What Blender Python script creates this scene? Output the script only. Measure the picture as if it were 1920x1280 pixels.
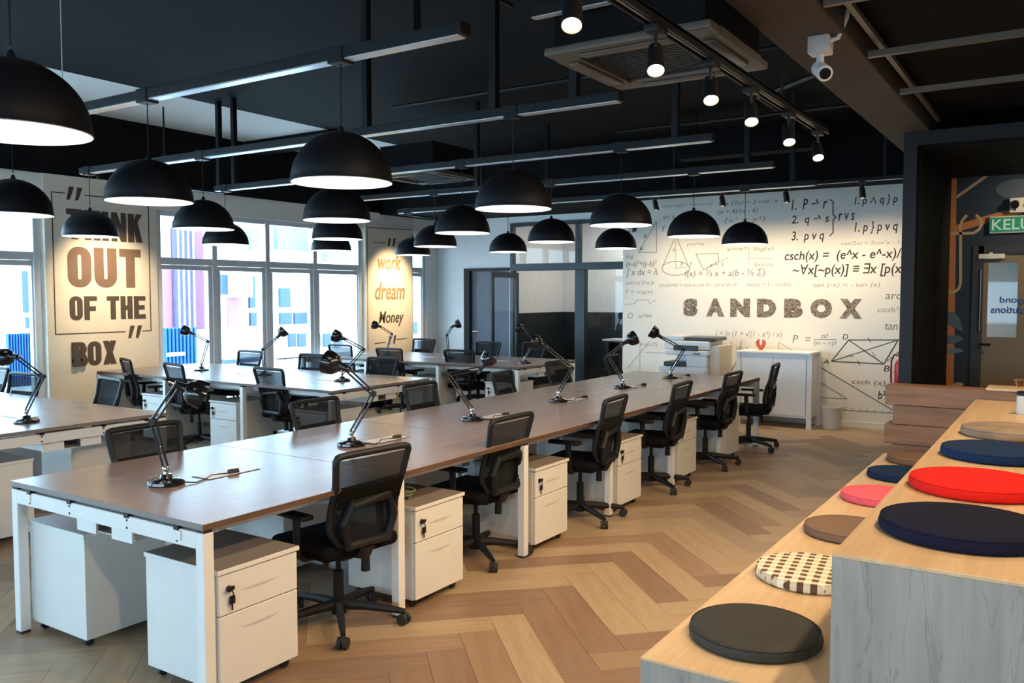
import bpy, bmesh, math, random
from mathutils import Vector, Matrix
random.seed(7)
R = math.radians
PI = math.pi
for o in list(bpy.data.objects): bpy.data.objects.remove(o)
S = bpy.context.scene
C = S.collection

# ------------------------------------------------------------------ camera, world, light, exposure
F = 1605.0; H = 1.65
YAW = math.atan(1050/1605); PITCH = math.atan(88/1605)
cam = bpy.data.cameras.new('camera'); camo = bpy.data.objects.new('camera', cam); C.objects.link(camo)
cam.sensor_width = 36; cam.lens = F/1920*36; cam.clip_start = .05; cam.clip_end = 200
camo.location = (0, 0, H); camo.rotation_euler = (PI/2-PITCH, 0, YAW)
S.camera = camo
S.view_settings.view_transform = 'Standard'; S.view_settings.look = 'None'
S.view_settings.gamma = 1; S.view_settings.use_curve_mapping = False
S.view_settings.exposure = 0.18
w = bpy.data.worlds.new('world'); S.world = w; w.use_nodes = True
wb = w.node_tree.nodes['Background']; wb.inputs[0].default_value = (.50, .77, 1, 1); wb.inputs[1].default_value = 11

def light(name, kind, loc, energy, color, target=None, size=1, size_y=None, spot=None, blend=.5):
    l = bpy.data.lights.new(name, kind); l.energy = energy; l.color = color
    if kind == 'AREA':
        l.size = size
        if size_y: l.shape = 'RECTANGLE'; l.size_y = size_y
    elif kind == 'SPOT':
        l.spot_size = spot; l.spot_blend = blend; l.shadow_soft_size = size
    else: l.shadow_soft_size = size
    o = bpy.data.objects.new(name, l); C.objects.link(o); o.location = loc
    if target is not None:
        o.rotation_euler = (Vector(target)-Vector(loc)).to_track_quat('-Z', 'Y').to_euler()
    return o
WARM = (1, .74, .45); COOL = (.62, .82, 1)
# daylight entering the glazed left wall and the open slot in the unseen rear wall
for (loc, tgt, sx, sy) in (((-9.95, 3.6, 1.4), (0, 3.6, 1.4), 13.5, 2.7), ((-3.4, -2.98, 1.45), (-3.4, 5, 1.45), 9.0, 1.0)):
    pl = light('window_portal', 'AREA', loc, 1, (1, 1, 1), tgt, sx, sy); pl.data.cycles.is_portal = True   # guides sky sampling, emits nothing
# warm spots without fixtures, added right of the frame to warm steps and desks
for (x, y) in ((.35, .9), (.25, 2.7), (.25, 4.6), (.25, 6.4)):
    light('warm_fill_spot', 'SPOT', (x, y, 2.9), 125, (1, .71, .42), (x-1.2, y+.2, .6), .06, spot=R(140), blend=.8)

# ------------------------------------------------------------------ pixel -> point on a real plane
FW = Vector((-math.sin(YAW)*math.cos(PITCH), math.cos(YAW)*math.cos(PITCH), -math.sin(PITCH)))
RT = Vector((math.cos(YAW), math.sin(YAW), 0)); UP = RT.cross(FW); EYE = Vector((0, 0, H))
def ray(u, v): return FW*F+RT*(u-960)-UP*(v-640)
def on_x(u, v, X): d = ray(u, v); return EYE+d*(X/d.x)
def on_y(u, v, Y): d = ray(u, v); return EYE+d*(Y/d.y)
def on_z(u, v, Z): d = ray(u, v); return EYE+d*((Z-H)/d.z)

# ------------------------------------------------------------------ materials
MATS = {}
def mat(name, col, rough=.5, metal=0, spec=.5, noise=None, bump=None, emit=None, coat=0, alpha=None):
    if name in MATS: return MATS[name]
    m = bpy.data.materials.new(name); m.use_nodes = True; nt = m.node_tree; b = nt.nodes['Principled BSDF']
    b.inputs['Base Color'].default_value = (*col, 1); b.inputs['Roughness'].default_value = rough
    b.inputs['Metallic'].default_value = metal; b.inputs['Specular IOR Level'].default_value = spec
    b.inputs['Coat Weight'].default_value = coat; b.inputs['Coat Roughness'].default_value = .08
    if alpha is not None: b.inputs['Alpha'].default_value = alpha
    if emit:
        b.inputs['Emission Color'].default_value = (*emit[0], 1); b.inputs['Emission Strength'].default_value = emit[1]
    tc = nt.nodes.new('ShaderNodeTexCoord')
    sc, amt = noise if noise else (9, .06)
    n = nt.nodes.new('ShaderNodeTexNoise'); n.inputs['Scale'].default_value = sc; n.inputs['Detail'].default_value = 4
    nt.links.new(tc.outputs['Object'], n.inputs['Vector'])
    mx = nt.nodes.new('ShaderNodeMix'); mx.data_type = 'RGBA'
    mx.inputs[6].default_value = (*[c*(1-amt) for c in col], 1); mx.inputs[7].default_value = (*[min(1, c*(1+amt)) for c in col], 1)
    nt.links.new(n.outputs['Fac'], mx.inputs[0]); nt.links.new(mx.outputs[2], b.inputs['Base Color'])
    if bump:
        n2 = nt.nodes.new('ShaderNodeTexNoise'); n2.inputs['Scale'].default_value = bump[0]; n2.inputs['Detail'].default_value = 3
        nt.links.new(tc.outputs['Object'], n2.inputs['Vector'])
        bp = nt.nodes.new('ShaderNodeBump'); bp.inputs['Strength'].default_value = bump[1]; bp.inputs['Distance'].default_value = .005
        nt.links.new(n2.outputs['Fac'], bp.inputs['Height']); nt.links.new(bp.outputs[0], b.inputs['Normal'])
    MATS[name] = m; return m

def wood(name, c1, c2, rot=(0, 0, 0), scale=(1.2, 14, 14), rough=.45, dark=None, crack=0, spec=.5):
    if name in MATS: return MATS[name]
    m = bpy.data.materials.new(name); m.use_nodes = True; nt = m.node_tree; b = nt.nodes['Principled BSDF']
    b.inputs['Roughness'].default_value = rough; b.inputs['Specular IOR Level'].default_value = spec
    tc = nt.nodes.new('ShaderNodeTexCoord')
    mp0 = nt.nodes.new('ShaderNodeMapping'); mp0.inputs['Rotation'].default_value = rot
    mp = nt.nodes.new('ShaderNodeMapping'); mp.inputs['Scale'].default_value = scale
    nt.links.new(tc.outputs['Object'], mp0.inputs['Vector']); nt.links.new(mp0.outputs[0], mp.inputs['Vector'])
    n = nt.nodes.new('ShaderNodeTexNoise'); n.inputs['Scale'].default_value = 2.2; n.inputs['Detail'].default_value = 7; n.inputs['Distortion'].default_value = .6
    nt.links.new(mp.outputs[0], n.inputs['Vector'])
    cr = nt.nodes.new('ShaderNodeValToRGB'); cr.color_ramp.elements[0].position = .33; cr.color_ramp.elements[1].position = .68
    cr.color_ramp.elements[0].color = (*c2, 1); cr.color_ramp.elements[1].color = (*c1, 1)
    nt.links.new(n.outputs['Fac'], cr.inputs[0])
    out = cr.outputs[0]
    if crack:
        n3 = nt.nodes.new('ShaderNodeTexNoise'); n3.inputs['Scale'].default_value = 1.1; n3.inputs['Detail'].default_value = 9; n3.inputs['Distortion'].default_value = 1.6
        nt.links.new(mp.outputs[0], n3.inputs['Vector'])
        c3 = nt.nodes.new('ShaderNodeValToRGB'); e = c3.color_ramp.elements
        e[0].position = .485; e[0].color = (0, 0, 0, 1); e[1].position = .5; e[1].color = (1, 1, 1, 1)
        e2 = e.new(.515); e2.color = (0, 0, 0, 1)
        nt.links.new(n3.outputs['Fac'], c3.inputs[0])
        ml = nt.nodes.new('ShaderNodeMath'); ml.operation = 'MULTIPLY'; ml.inputs[1].default_value = crack
        nt.links.new(c3.outputs[0], ml.inputs[0])
        mx = nt.nodes.new('ShaderNodeMix'); mx.data_type = 'RGBA'
        mx.inputs[7].default_value = (*dark, 1)
        nt.links.new(ml.outputs[0], mx.inputs[0]); nt.links.new(out, mx.inputs[6]); out = mx.outputs[2]
    nt.links.new(out, b.inputs['Base Color'])
    MATS[name] = m; return m

def glass(name, tint=(1, 1, 1), refl=.06):
    m = bpy.data.materials.new(name); m.use_nodes = True; nt = m.node_tree; nt.nodes.clear()
    o = nt.nodes.new('ShaderNodeOutputMaterial'); t = nt.nodes.new('ShaderNodeBsdfTransparent'); g = nt.nodes.new('ShaderNodeBsdfGlossy')
    t.inputs[0].default_value = (*tint, 1); g.inputs['Roughness'].default_value = .02
    fr = nt.nodes.new('ShaderNodeFresnel'); fr.inputs[0].default_value = 1.45
    geo = nt.nodes.new('ShaderNodeNewGeometry'); inv = nt.nodes.new('ShaderNodeMath'); inv.operation = 'SUBTRACT'; inv.inputs[0].default_value = 1
    nt.links.new(geo.outputs['Backfacing'], inv.inputs[1]); ml = nt.nodes.new('ShaderNodeMath'); ml.operation = 'MULTIPLY'
    nt.links.new(inv.outputs[0], ml.inputs[0]); nt.links.new(fr.outputs[0], ml.inputs[1])
    mx = nt.nodes.new('ShaderNodeMixShader'); nt.links.new(ml.outputs[0], mx.inputs[0])
    nt.links.new(t.outputs[0], mx.inputs[1]); nt.links.new(g.outputs[0], mx.inputs[2]); nt.links.new(mx.outputs[0], o.inputs[0])
    return m

M_GLASS = glass('clear_glass', (.96, .99, 1))
M_WHITEWALL = mat('white_wall_paint', (.80, .80, .78), .8, bump=(60, .1))
M_BLUEWALL = mat('pale_wall_paint', (.84, .89, .91), .7)
M_CREAM = mat('cream_wall_paint', (.78, .71, .60), .8, bump=(60, .1))
M_MURALWALL = mat('mural_wall_paper', (.83, .79, .71), .75, noise=(1.5, .04))
M_BLACKCEIL = mat('black_ceiling_paint', (.0065, .007, .0085), .8, spec=.12, noise=(2, .25), bump=(8, .2))
M_GREYCEIL = mat('grey_ceiling_paint', (.62, .62, .60), .8, noise=(1.2, .08))
M_BLACK = mat('black_satin_metal', (.008, .009, .011), .45, spec=.3)
M_PORTAL = mat('charcoal_portal_laminate', (.016, .019, .025), .5, spec=.25)
M_FLUTE = mat('black_fluted_timber', (.005, .0055, .0065), .6, spec=.2)
M_BEAM = mat('taupe_beam_paint', (.085, .075, .066), .8, spec=.2)
M_WINFRAME = mat('white_window_frame', (.62, .64, .67), .45)
M_WSTEEL = mat('white_powder_coated_steel', (.72, .71, .68), .38)
M_WLAM = mat('white_laminate', (.68, .665, .63), .42)
M_DESK = wood('walnut_desk_laminate', (.285, .200, .168), (.255, .176, .147), scale=(1.0, 11, 8), rough=.27, spec=.8)
M_DESKEDGE = wood('dark_desk_edge', (.13, .070, .042), (.085, .048, .03), scale=(1.2, 16, 16), rough=.5)
M_DESKEND = mat('grey_desk_end_edge', (.20, .17, .15), .5)
M_PLASTIC = mat('black_chair_plastic', (.009, .0095, .011), .5, spec=.3)
M_FABRIC = mat('black_seat_fabric', (.006, .006, .008), .95, spec=.1, bump=(300, .4))
M_RUBBER = mat('black_rubber', (.015, .015, .015), .7)
M_CHROME = mat('chrome', (.75, .76, .78), .12, metal=1)
M_GLOSSBLACK = mat('gloss_black_enamel', (.006, .006, .008), .16, coat=.25)
M_PENDANT = mat('matte_black_pendant', (.007, .008, .012), .5, spec=.28)
M_LINER = mat('white_pendant_liner', (.9, .9, .9), .5)
M_DIFF = mat('lit_pendant_diffuser', (1, 1, 1), .5, emit=((1, .90, .76), 4.2))
M_TRACKLED = mat('pale_track_cover', (.85, .87, .90), .3, metal=.65)
M_OAK = wood('light_oak_laminate', (.66, .48, .29), (.56, .39, .225), scale=(16, 1.2, 16), rough=.4)
M_DAYOAK = wood('oak_daylight_grey', (.37, .35, .315), (.275, .262, .238), scale=(8, 8, .8), rough=.65, dark=(.12, .12, .11), crack=.4, spec=.3)  # oak tinted grey for the cool daylight on its front
M_BOARD = wood('brown_timber_board', (.30, .158, .085), (.205, .105, .056), scale=(1.4, 14, 14), rough=.5)
M_INK = mat('black_ink', (.035, .032, .03), .8)
M_INK2 = mat('grey_ink', (.22, .19, .15), .8)
M_INK3 = mat('faded_ink', (.36, .31, .25), .8)
M_BROWNLET = mat('brown_lettering', (.19, .115, .085), .7)
M_DKLET = mat('dark_brown_lettering', (.085, .06, .05), .7)

def mesh_panel_mat():
    m = bpy.data.materials.new('black_chair_mesh'); m.use_nodes = True; nt = m.node_tree; b = nt.nodes['Principled BSDF']
    b.inputs['Base Color'].default_value = (.011, .012, .015, 1); b.inputs['Roughness'].default_value = .85; b.inputs['Specular IOR Level'].default_value = .15
    tr = nt.nodes.new('ShaderNodeBsdfTransparent'); mx = nt.nodes.new('ShaderNodeMixShader'); mx.inputs[0].default_value = .90
    nt.links.new(tr.outputs[0], mx.inputs[1]); nt.links.new(b.outputs[0], mx.inputs[2])
    nt.links.new(mx.outputs[0], nt.nodes['Material Output'].inputs[0]); return m
M_MESH = mesh_panel_mat()

# ------------------------------------------------------------------ mesh helpers
class MB:
    def __init__(s): s.bm = bmesh.new()
    def box(s, x0, x1, y0, y1, z0, z1, bev=0, seg=2, M=None, mi=0):
        r = bmesh.ops.create_cube(s.bm, size=1)
        vs = r['verts']
        for v in vs:
            v.co = Vector(((x0+x1)/2+v.co.x*(x1-x0), (y0+y1)/2+v.co.y*(y1-y0), (z0+z1)/2+v.co.z*(z1-z0)))
        fs = set(f for v in vs for f in v.link_faces)
        for f in fs: f.material_index = mi
        if bev:
            es = list(set(e for v in vs for e in v.link_edges))
            rr = bmesh.ops.bevel(s.bm, geom=es, offset=bev, segments=seg, affect='EDGES', profile=.5)
            vs = list(set(v for f in rr['faces'] for v in f.verts) | set(v for v in vs if v.is_valid))
        if M:
            for v in vs: v.co = M @ v.co
        return s
    def cyl(s, a, b, r1, r2=None, n=16, cap=True):
        a = Vector(a); b = Vector(b); r2 = r1 if r2 is None else r2
        d = b-a; L = d.length
        if L < 1e-6: return s
        q = d.to_track_quat('Z', 'Y').to_matrix().to_4x4(); q.translation = (a+b)/2
        bmesh.ops.create_cone(s.bm, cap_ends=cap, segments=n, radius1=r1, radius2=r2, depth=L, matrix=q)
        return s
    def sph(s, c, r, n=12, sc=(1, 1, 1)):
        m = Matrix.Translation(c) @ Matrix.Diagonal((*sc, 1))
        bmesh.ops.create_uvsphere(s.bm, u_segments=n, v_segments=max(6, n//2), radius=r, matrix=m); return s
    def tube(s, pts, r, n=8, closed=False, flat=None):
        pts = [Vector(p) for p in pts]; N = len(pts); rings = []
        prev = None
        for i, p in enumerate(pts):
            if closed: t = (pts[(i+1) % N]-pts[i-1])
            else: t = pts[min(i+1, N-1)]-pts[max(i-1, 0)]
            t.normalize()
            up = Vector((0, 0, 1)) if prev is None else prev
            if prev is None and abs(t.z) > .95: up = Vector((0, 1, 0))
            u = (up - t*up.dot(t)).normalized(); v = t.cross(u); prev = u
            rr = r[i] if isinstance(r, (list, tuple)) else r
            ring = []
            for k in range(n):
                a = 2*PI*k/n
                fx = flat or 1
                ring.append(s.bm.verts.new(p+u*math.cos(a)*rr+v*math.sin(a)*rr*fx))
            rings.append(ring)
        M_ = N if closed else N-1
        for i in range(M_):
            A = rings[i]; B = rings[(i+1) % N]
            for k in range(n): s.bm.faces.new((A[k], A[(k+1) % n], B[(k+1) % n], B[k]))
        if not closed:
            s.bm.faces.new(rings[0][::-1]); s.bm.faces.new(rings[-1])
        return s
    def lathe(s, prof, n=32, c=(0, 0, 0), M=None):
        rings = []
        for (r, z) in prof:
            if r < 1e-5: rings.append([s.bm.verts.new((c[0], c[1], c[2]+z))])
            else: rings.append([s.bm.verts.new((c[0]+r*math.cos(2*PI*k/n), c[1]+r*math.sin(2*PI*k/n), c[2]+z)) for k in range(n)])
        for A, B in zip(rings, rings[1:]):
            for k in range(n):
                k2 = (k+1) % n
                if len(A) == 1 and len(B) == 1: continue
                if len(A) == 1: s.bm.faces.new((A[0], B[k2], B[k]))
                elif len(B) == 1: s.bm.faces.new((A[k], A[k2], B[0]))
                else: s.bm.faces.new((A[k], A[k2], B[k2], B[k]))
        if M:
            for ring in rings:
                for v in ring: v.co = M @ v.co
        return s
    def poly(s, pts, M=None, th=0):
        """flat polygon in local xy, optionally extruded by th in z"""
        vs = [s.bm.verts.new((p[0], p[1], 0)) for p in pts]
        f = s.bm.faces.new(vs)
        allv = list(vs)
        if th:
            r = bmesh.ops.extrude_face_region(s.bm, geom=[f])
            nv = [g for g in r['geom'] if isinstance(g, bmesh.types.BMVert)]
            for v in nv: v.co.z += th
            allv += nv
        if M:
            for v in allv: v.co = M @ v.co
        return s
    def build(s, name, m, parent=None, loc=None, smooth=True, recalc=True):
        if recalc: bmesh.ops.recalc_face_normals(s.bm, faces=s.bm.faces)
        me = bpy.data.meshes.new(name); s.bm.to_mesh(me); s.bm.free()
        ms = m if isinstance(m, (list, tuple)) else [m]
        for q in ms: me.materials.append(q)
        if smooth and len(me.polygons):
            me.polygons.foreach_set('use_smooth', [True]*len(me.polygons)); me.set_sharp_from_angle(angle=R(35))
        o = bpy.data.objects.new(name, me); C.objects.link(o)
        if parent: o.parent = parent
        if loc: o.location = loc
        return o

def tag(o, label=None, cat=None, group=None, kind=None):
    if label: o['label'] = label
    if cat: o['category'] = cat
    if group: o['group'] = group
    if kind: o['kind'] = kind
    return o
def thing(name, loc=(0, 0, 0), rz=0, label=None, cat=None, group=None, kind=None):
    o = bpy.data.objects.new(name, None); o.empty_display_size = .1; C.objects.link(o)
    o.location = loc; o.rotation_euler = (0, 0, rz); return tag(o, label, cat, group, kind)
def struct(name, mb, m, parent=None, smooth=False):
    o = mb.build(name, m, parent, smooth=smooth)
    if parent is None: o['kind'] = 'structure'
    return o
def copy_tree(o, parent=None):
    c = o.copy(); C.objects.link(c)
    if parent: c.parent = parent
    for ch in list(CH.get(o.name, o.children)): copy_tree(ch, c)
    return c
CH = {}
def dup(root, loc, rz, label):
    r = copy_tree(root); r.location = loc; r.rotation_euler = (0, 0, rz); r['label'] = label; return r

def text_mesh(name, s, size, m, M, parent=None, offset=0, extrude=.0015, sx=1, shear=0, align='LEFT', fit=None):
    cu = bpy.data.curves.new('t', 'FONT'); cu.body = s; cu.size = size; cu.offset = offset; cu.extrude = extrude; cu.shear = shear
    cu.align_x = align; cu.resolution_u = 3
    to = bpy.data.objects.new('t', cu); C.objects.link(to)
    dg = bpy.context.evaluated_depsgraph_get(); dg.update()
    me = bpy.data.meshes.new_from_object(to.evaluated_get(dg))
    C.objects.unlink(to); bpy.data.objects.remove(to); bpy.data.curves.remove(cu)
    if not len(me.vertices): return None
    if fit:   # fit = (width, height) of the inked bounding box, origin at its lower left
        xs = [v.co.x for v in me.vertices]; ys = [v.co.y for v in me.vertices]
        fx = fit[0]/(max(xs)-min(xs)); fy = fit[1]/(max(ys)-min(ys)) if fit[1] else fx
        x0 = min(xs); y0 = min(ys)
        for v in me.vertices: v.co.x = (v.co.x-x0)*fx; v.co.y = (v.co.y-y0)*fy
    elif sx != 1:
        for v in me.vertices: v.co.x *= sx
    me.transform(M); me.materials.clear(); me.materials.append(m)
    o = bpy.data.objects.new(name, me); C.objects.link(o)
    if parent: o.parent = parent
    return o

# ================================================================== SETTING
XW = -9.65; YF = 12.3; YS = 11.2; ZC = 3.75; XR = 3.2; YB = -3.0
# ---- floor with chevron planks
FLR = thing('floor', kind='structure')
mb = MB(); mb.box(XW-.3, XR+.2, YB, 15.2, -.15, -.006)
b = mb.build('subfloor', mat('dark_subfloor', (.16, .11, .07), .8), FLR)
PW = .1825; PL = .912; XV = -1.685; YV = 2.255; Q2 = math.sqrt(2)
PC = {'light': ((.43, .315, .195), (.355, .25, .148)), 'mid': ((.335, .22, .135), (.27, .17, .10)),
      'red': ((.275, .172, .108), (.215, .132, .084)), 'grey': ((.37, .27, .18), (.30, .21, .14))}
PM = {}
for k, (c1, c2) in PC.items():
    for s_ in (1, -1): PM[(k, s_)] = wood('floor_plank_%s_%s' % (k, 'rise' if s_ > 0 else 'fall'), c1, c2, rot=(0, 0, -s_*PI/4), scale=(1.1, 12, 12), rough=.42)
def plank_mesh(s_, mb, ox, oy):
    # plank with its lower corner at the origin; s_ > 0 runs up-right (along p), s_ < 0 runs up-left (along q)
    g = .0008; lp, lq = (PL, PW) if s_ > 0 else (PW, PL)
    pts = [((p-q)/Q2, (p+q)/Q2) for p, q in ((g, g), (lp-g, g), (lp-g, lq-g), (g, lq-g))]
    top = [mb.bm.verts.new((ox+p[0], oy+p[1], 0)) for p in pts]; bot = [mb.bm.verts.new((ox+p[0], oy+p[1], -.006)) for p in pts]
    mb.bm.faces.new(top)
    for i in range(4): mb.bm.faces.new((top[i], top[(i+1) % 4], bot[(i+1) % 4], bot[i]))
PMESH = {}
band = {0: 'red', 1: 'red', 2: 'mid', 3: 'light', 4: 'red', 5: 'red', 6: 'light', 7: 'light', 8: 'red', 9: 'light', 10: 'mid', 11: 'light', 12: 'light', 13: 'grey', 14: 'light', 15: 'mid', 16: 'light', 17: 'grey', 18: 'light', 19: 'mid'}
rnd = random.Random(5)
rest = {}
npl = 0
plist = []
for c in range(-8, 6):
    for i in range(-26, 56):
        for s_ in (1, -1):
            p0, q0 = (i*PW, i*PW) if s_ > 0 else ((i-1)*PW, i*PW)
            p0 += c*PL; q0 -= c*PL
            xa = XV+(p0-q0)/Q2; ya = YV+(p0+q0)/Q2
            xc = xa+s_*PL/2/Q2; yc = ya+PL/2/Q2
            if xc < XW-.5 or xc > XR+.3 or yc < YB-.3 or yc > 12.9: continue
            k = i if s_ < 0 else i+1
            if c == 0 and s_ > 0: k = i+40
            col = band.get(k) or rnd.choice(['light', 'mid', 'light', 'grey', 'red', 'light'])
            if k not in band: band[k] = col
            if not (c in (0, -1) and 0 <= i <= 12) and rnd.random() < .25: col = rnd.choice(['light', 'mid', 'grey', 'red'])
            ind = (-3.9 < xc < -.9 and 1.2 < yc < 10.9) or (-5.2 < xc < -3.4 and .9 < yc < 3.2)
            plist.append((not ind, (xc**2+yc**2), xa, ya, s_, col))
plist.sort(key=lambda t_: (t_[0], t_[1]))
keys = list(PM)
for (out, _, xa, ya, s_, col) in plist:
    if not out and npl < 300:
        key = (col, s_)
        if key not in PMESH:
            q = MB(); plank_mesh(s_, q, 0, 0); o = q.build('plank', PM[key], FLR, (xa, ya, 0), smooth=False); PMESH[key] = o.data
        else:
            o = bpy.data.objects.new('plank', PMESH[key]); C.objects.link(o); o.parent = FLR; o.location = (xa, ya, 0)
        npl += 1
    else:
        q = rest.setdefault('all', MB()); n0 = len(q.bm.faces)
        plank_mesh(s_, q, xa, ya); q.bm.faces.ensure_lookup_table()
        for f in q.bm.faces[n0:]: f.material_index = keys.index((col, s_))
o = rest['all'].build('far_planks', list(PM.values()), FLR, smooth=False); o['kind'] = 'stuff'

# ---- ceiling slab, beams
mb = MB(); mb.box(-8.02, XR+.2, YB, 15.2, ZC, ZC+.15); struct('ceiling', mb, M_BLACKCEIL)
mb = MB(); mb.box(XW-.3, -8.02, YB, 15.2, ZC, ZC+.15); struct('ceiling', mb, M_GREYCEIL)
for y in (7.95, 10.98):
    mb = MB(); mb.box(XW, -8.0 if y > 5 else -6.6, y, y+.3, ZC-.15, ZC); struct('trim_%d' % (1+int(y)), mb, M_BLACKCEIL)
mb = MB(); mb.box(-1.39, -1.03, YB, 10.2, 3.0, ZC, bev=.01); struct('trim_beam', mb, M_BEAM)

# ---- left wall with glazing (x = XW)
def wbox(mb, y0, y1, z0, z1, x0=XW-.18, x1=XW): mb.box(x0, x1, y0, y1, z0, z1)
mb = MB(); wbox(mb, YB, YF+.2, 3.0, ZC, XW-.3, XW+.02); struct('wall_left_soffit', mb, M_BLACKCEIL)
mb = MB(); wbox(mb, YB, YF+.2, 2.72, 3.0); wbox(mb, 11.97, YF+.2, 0, 2.72); struct('wall_left', mb, M_WHITEWALL)
mb = MB(); wbox(mb, 5.18, 6.58, 0, 3.0, XW-.18, XW+.03); WT = struct('wall_left_pier', mb, M_CREAM)
mb = MB(); wbox(mb, 10.36, 11.53, 0, 2.80, XW-.18, XW+.03); WD = struct('wall_left_pier', mb, M_CREAM)
def window(n, y0, y1, posts, ztr=2.08, sill=.06, head=2.72):
    t = thing('window_%d' % n, (0, 0, 0), kind='structure')
    mb = MB(); X = XW-.09
    def fr(a, b, c, d, dx=.05): mb.box(X-dx, X+dx, a, b, c, d, bev=.006, seg=1)
    fr(y0, y1, head-.07, head); fr(y0, y1, ztr-.045, ztr+.045, .057); fr(y0, y1, 0, sill, .053)
    ys = [y0]+posts+[y1]
    for i, y in enumerate(ys):
        a = y if i == 0 else (y-.08 if i == len(ys)-1 else y-.04)
        fr(a, a+.08, .001, head-.03, .062)
    mb.build('window_frame', M_WINFRAME, t, smooth=False)
    for a, b_ in zip(ys, ys[1:]):
        a += .042; b_ -= .042
        m2 = MB(); X2 = X
        for (p, q, r, s2) in ((a, b_, sill, sill+.09), (a, b_, ztr-.11, ztr-.05), (a, a+.055, sill+.092, ztr-.112), (b_-.055, b_, sill+.092, ztr-.112)):
            m2.box(X2-.03, X2+.04, p, q, r, s2)
        m2.build('door_sash', M_WINFRAME, t, smooth=False)
        g = MB(); g.box(X-.004, X+.004, a+.05, b_-.05, sill+.085, ztr-.105); g.build('pane', M_GLASS, t, smooth=False)
        g = MB(); g.box(X-.004, X+.004, a, b_, ztr+.04, head-.07); g.build('pane', M_GLASS, t, smooth=False)
window(1, -2.6, 5.16, [-1.3, 0, 1.3, 2.6, 3.9])
window(2, 6.6, 10.34, [7.49, 8.40, 9.32])
window(3, 11.55, 11.97, [])

# ---- far wall (y = YF) with door, glazed partition
mb = MB()
mb.box(XW, -9.05, YF, YF+.15, 0, 2.97); mb.box(-9.05, -8.1, YF, YF+.15, 2.11, 2.97); mb.box(-8.1, -8.05, YF, YF+.15, 0, 2.97)
mb.box(-8.05, -5.2, YF, YF+.15, 2.86, 2.97)
struct('wall_far', mb, M_BLUEWALL)
mb = MB(); mb.box(XW, -1.0, YS-.45, YF+.2, 2.975, ZC); struct('wall_far_soffit', mb, M_BLACKCEIL)
mb = MB(); mb.box(XW, XR, 15.0, 15.2, 0, ZC); mb.box(XW-.2, XW, YF+.15, 15.2, 0, ZC); struct('wall_back', mb, M_WHITEWALL)
mb = MB(); mb.box(XW, XR, YB-.2, YB, 0, .95); mb.box(XW, XR, YB-.2, YB, 1.95, ZC); mb.box(XW, -7.9, YB-.2, YB, .95, 1.95); mb.box(1.1, XR, YB-.2, YB, .95, 1.95); mb.box(-3.5, -3.3, YB-.2, YB, .95, 1.95); struct('wall_front', mb, M_WHITEWALL)  # unseen wall behind the camera, slot sized to cut the cool light
d1 = thing('door_1', (0, 0, 0), kind='structure')
mb = MB(); mb.box(-9.05, -8.93, YF-.03, YF+.12, 0, 2.11); mb.box(-8.93, -8.1, YF-.03, YF+.12, 2.06, 2.11); mb.build('door_frame', M_BLACK, d1, smooth=False)
mb = MB(); mb.box(-8.93, -8.12, YF+.04, YF+.08, .01, 2.06); mb.build('door_panel', mat('slate_blue_door', (.14, .17, .23), .5), d1, smooth=False)
mb = MB(); mb.cyl((-8.86, YF+.04, 1.0), (-8.86, YF-.03, 1.0), .012); mb.cyl((-8.86, YF-.03, 1.0), (-8.74, YF-.03, 1.0), .011); mb.sph((-8.86, YF+.03, 1.0), .028, 10, (1, .5, 1)); mb.build('door_handle', M_CHROME, d1)
# glazed partition
pt = thing('window_4', kind='structure')
mb = MB()
def pf(x0, x1, z0, z1, d=.05): mb.box(x0, x1, YF-d+.02, YF+d+.02, z0, z1, bev=.004, seg=1)
pf(-8.07, -5.3, 2.80, 2.86); pf(-8.07, -5.3, 2.05, 2.17); pf(-8.07, -8.01, 2.17, 2.80); pf(-6.80, -6.72, 2.17, 2.8)
pf(-6.80, -6.62, 0, 2.05, .06); pf(-8.07, -8.0, 0, 2.05); pf(-8.0, -5.3, 0, .08)
mb.build('partition_frame', mat('navy_black_aluminium', (.018, .026, .036), .4), pt, smooth=False)
for (x0, x1, z0, z1) in ((-8.01, -6.8, 2.17, 2.8), (-6.72, -5.3, 2.17, 2.8), (-6.62, -5.3, .08, 2.05)):
    g = MB(); g.box(x0, x1, YF+.015, YF+.025, z0, z1); g.build('pane', M_GLASS, pt, smooth=False)
# transom reflections come from the real room; the meeting room behind
mb = MB(); mb.box(-8.3, -5.0, 14.3, 14.4, 1.32, 3.1); mb.box(-8.3, -8.2, YF+.2, 14.3, 1.32, 3.1); mb.box(-5.1, -5.0, YF+.2, 14.3, 1.32, 3.1); struct('wall_meeting_room', mb, M_WHITEWALL)
mb = MB(); mb.box(-8.3, -5.0, 14.25, 14.4, 0, 1.32); mb.box(-8.3, -8.15, YF+.2, 14.3, 0, 1.32); mb.box(-5.15, -5.0, YF+.2, 14.3, 0, 1.32); struct('baseboard_meeting_room', mb, mat('black_wainscot', (.012, .017, .02), .55))
mb = MB(); mb.box(-8.3, -5.0, YF+.16, 14.4, 3.1, 3.2); struct('ceiling_meeting_room', mb, M_WHITEWALL)
light('meeting_room_downlight', 'AREA', (-6.6, 13.3, 3.05), 26, (1, .93, .85), (-6.6, 13.3, 0), .9)
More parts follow.
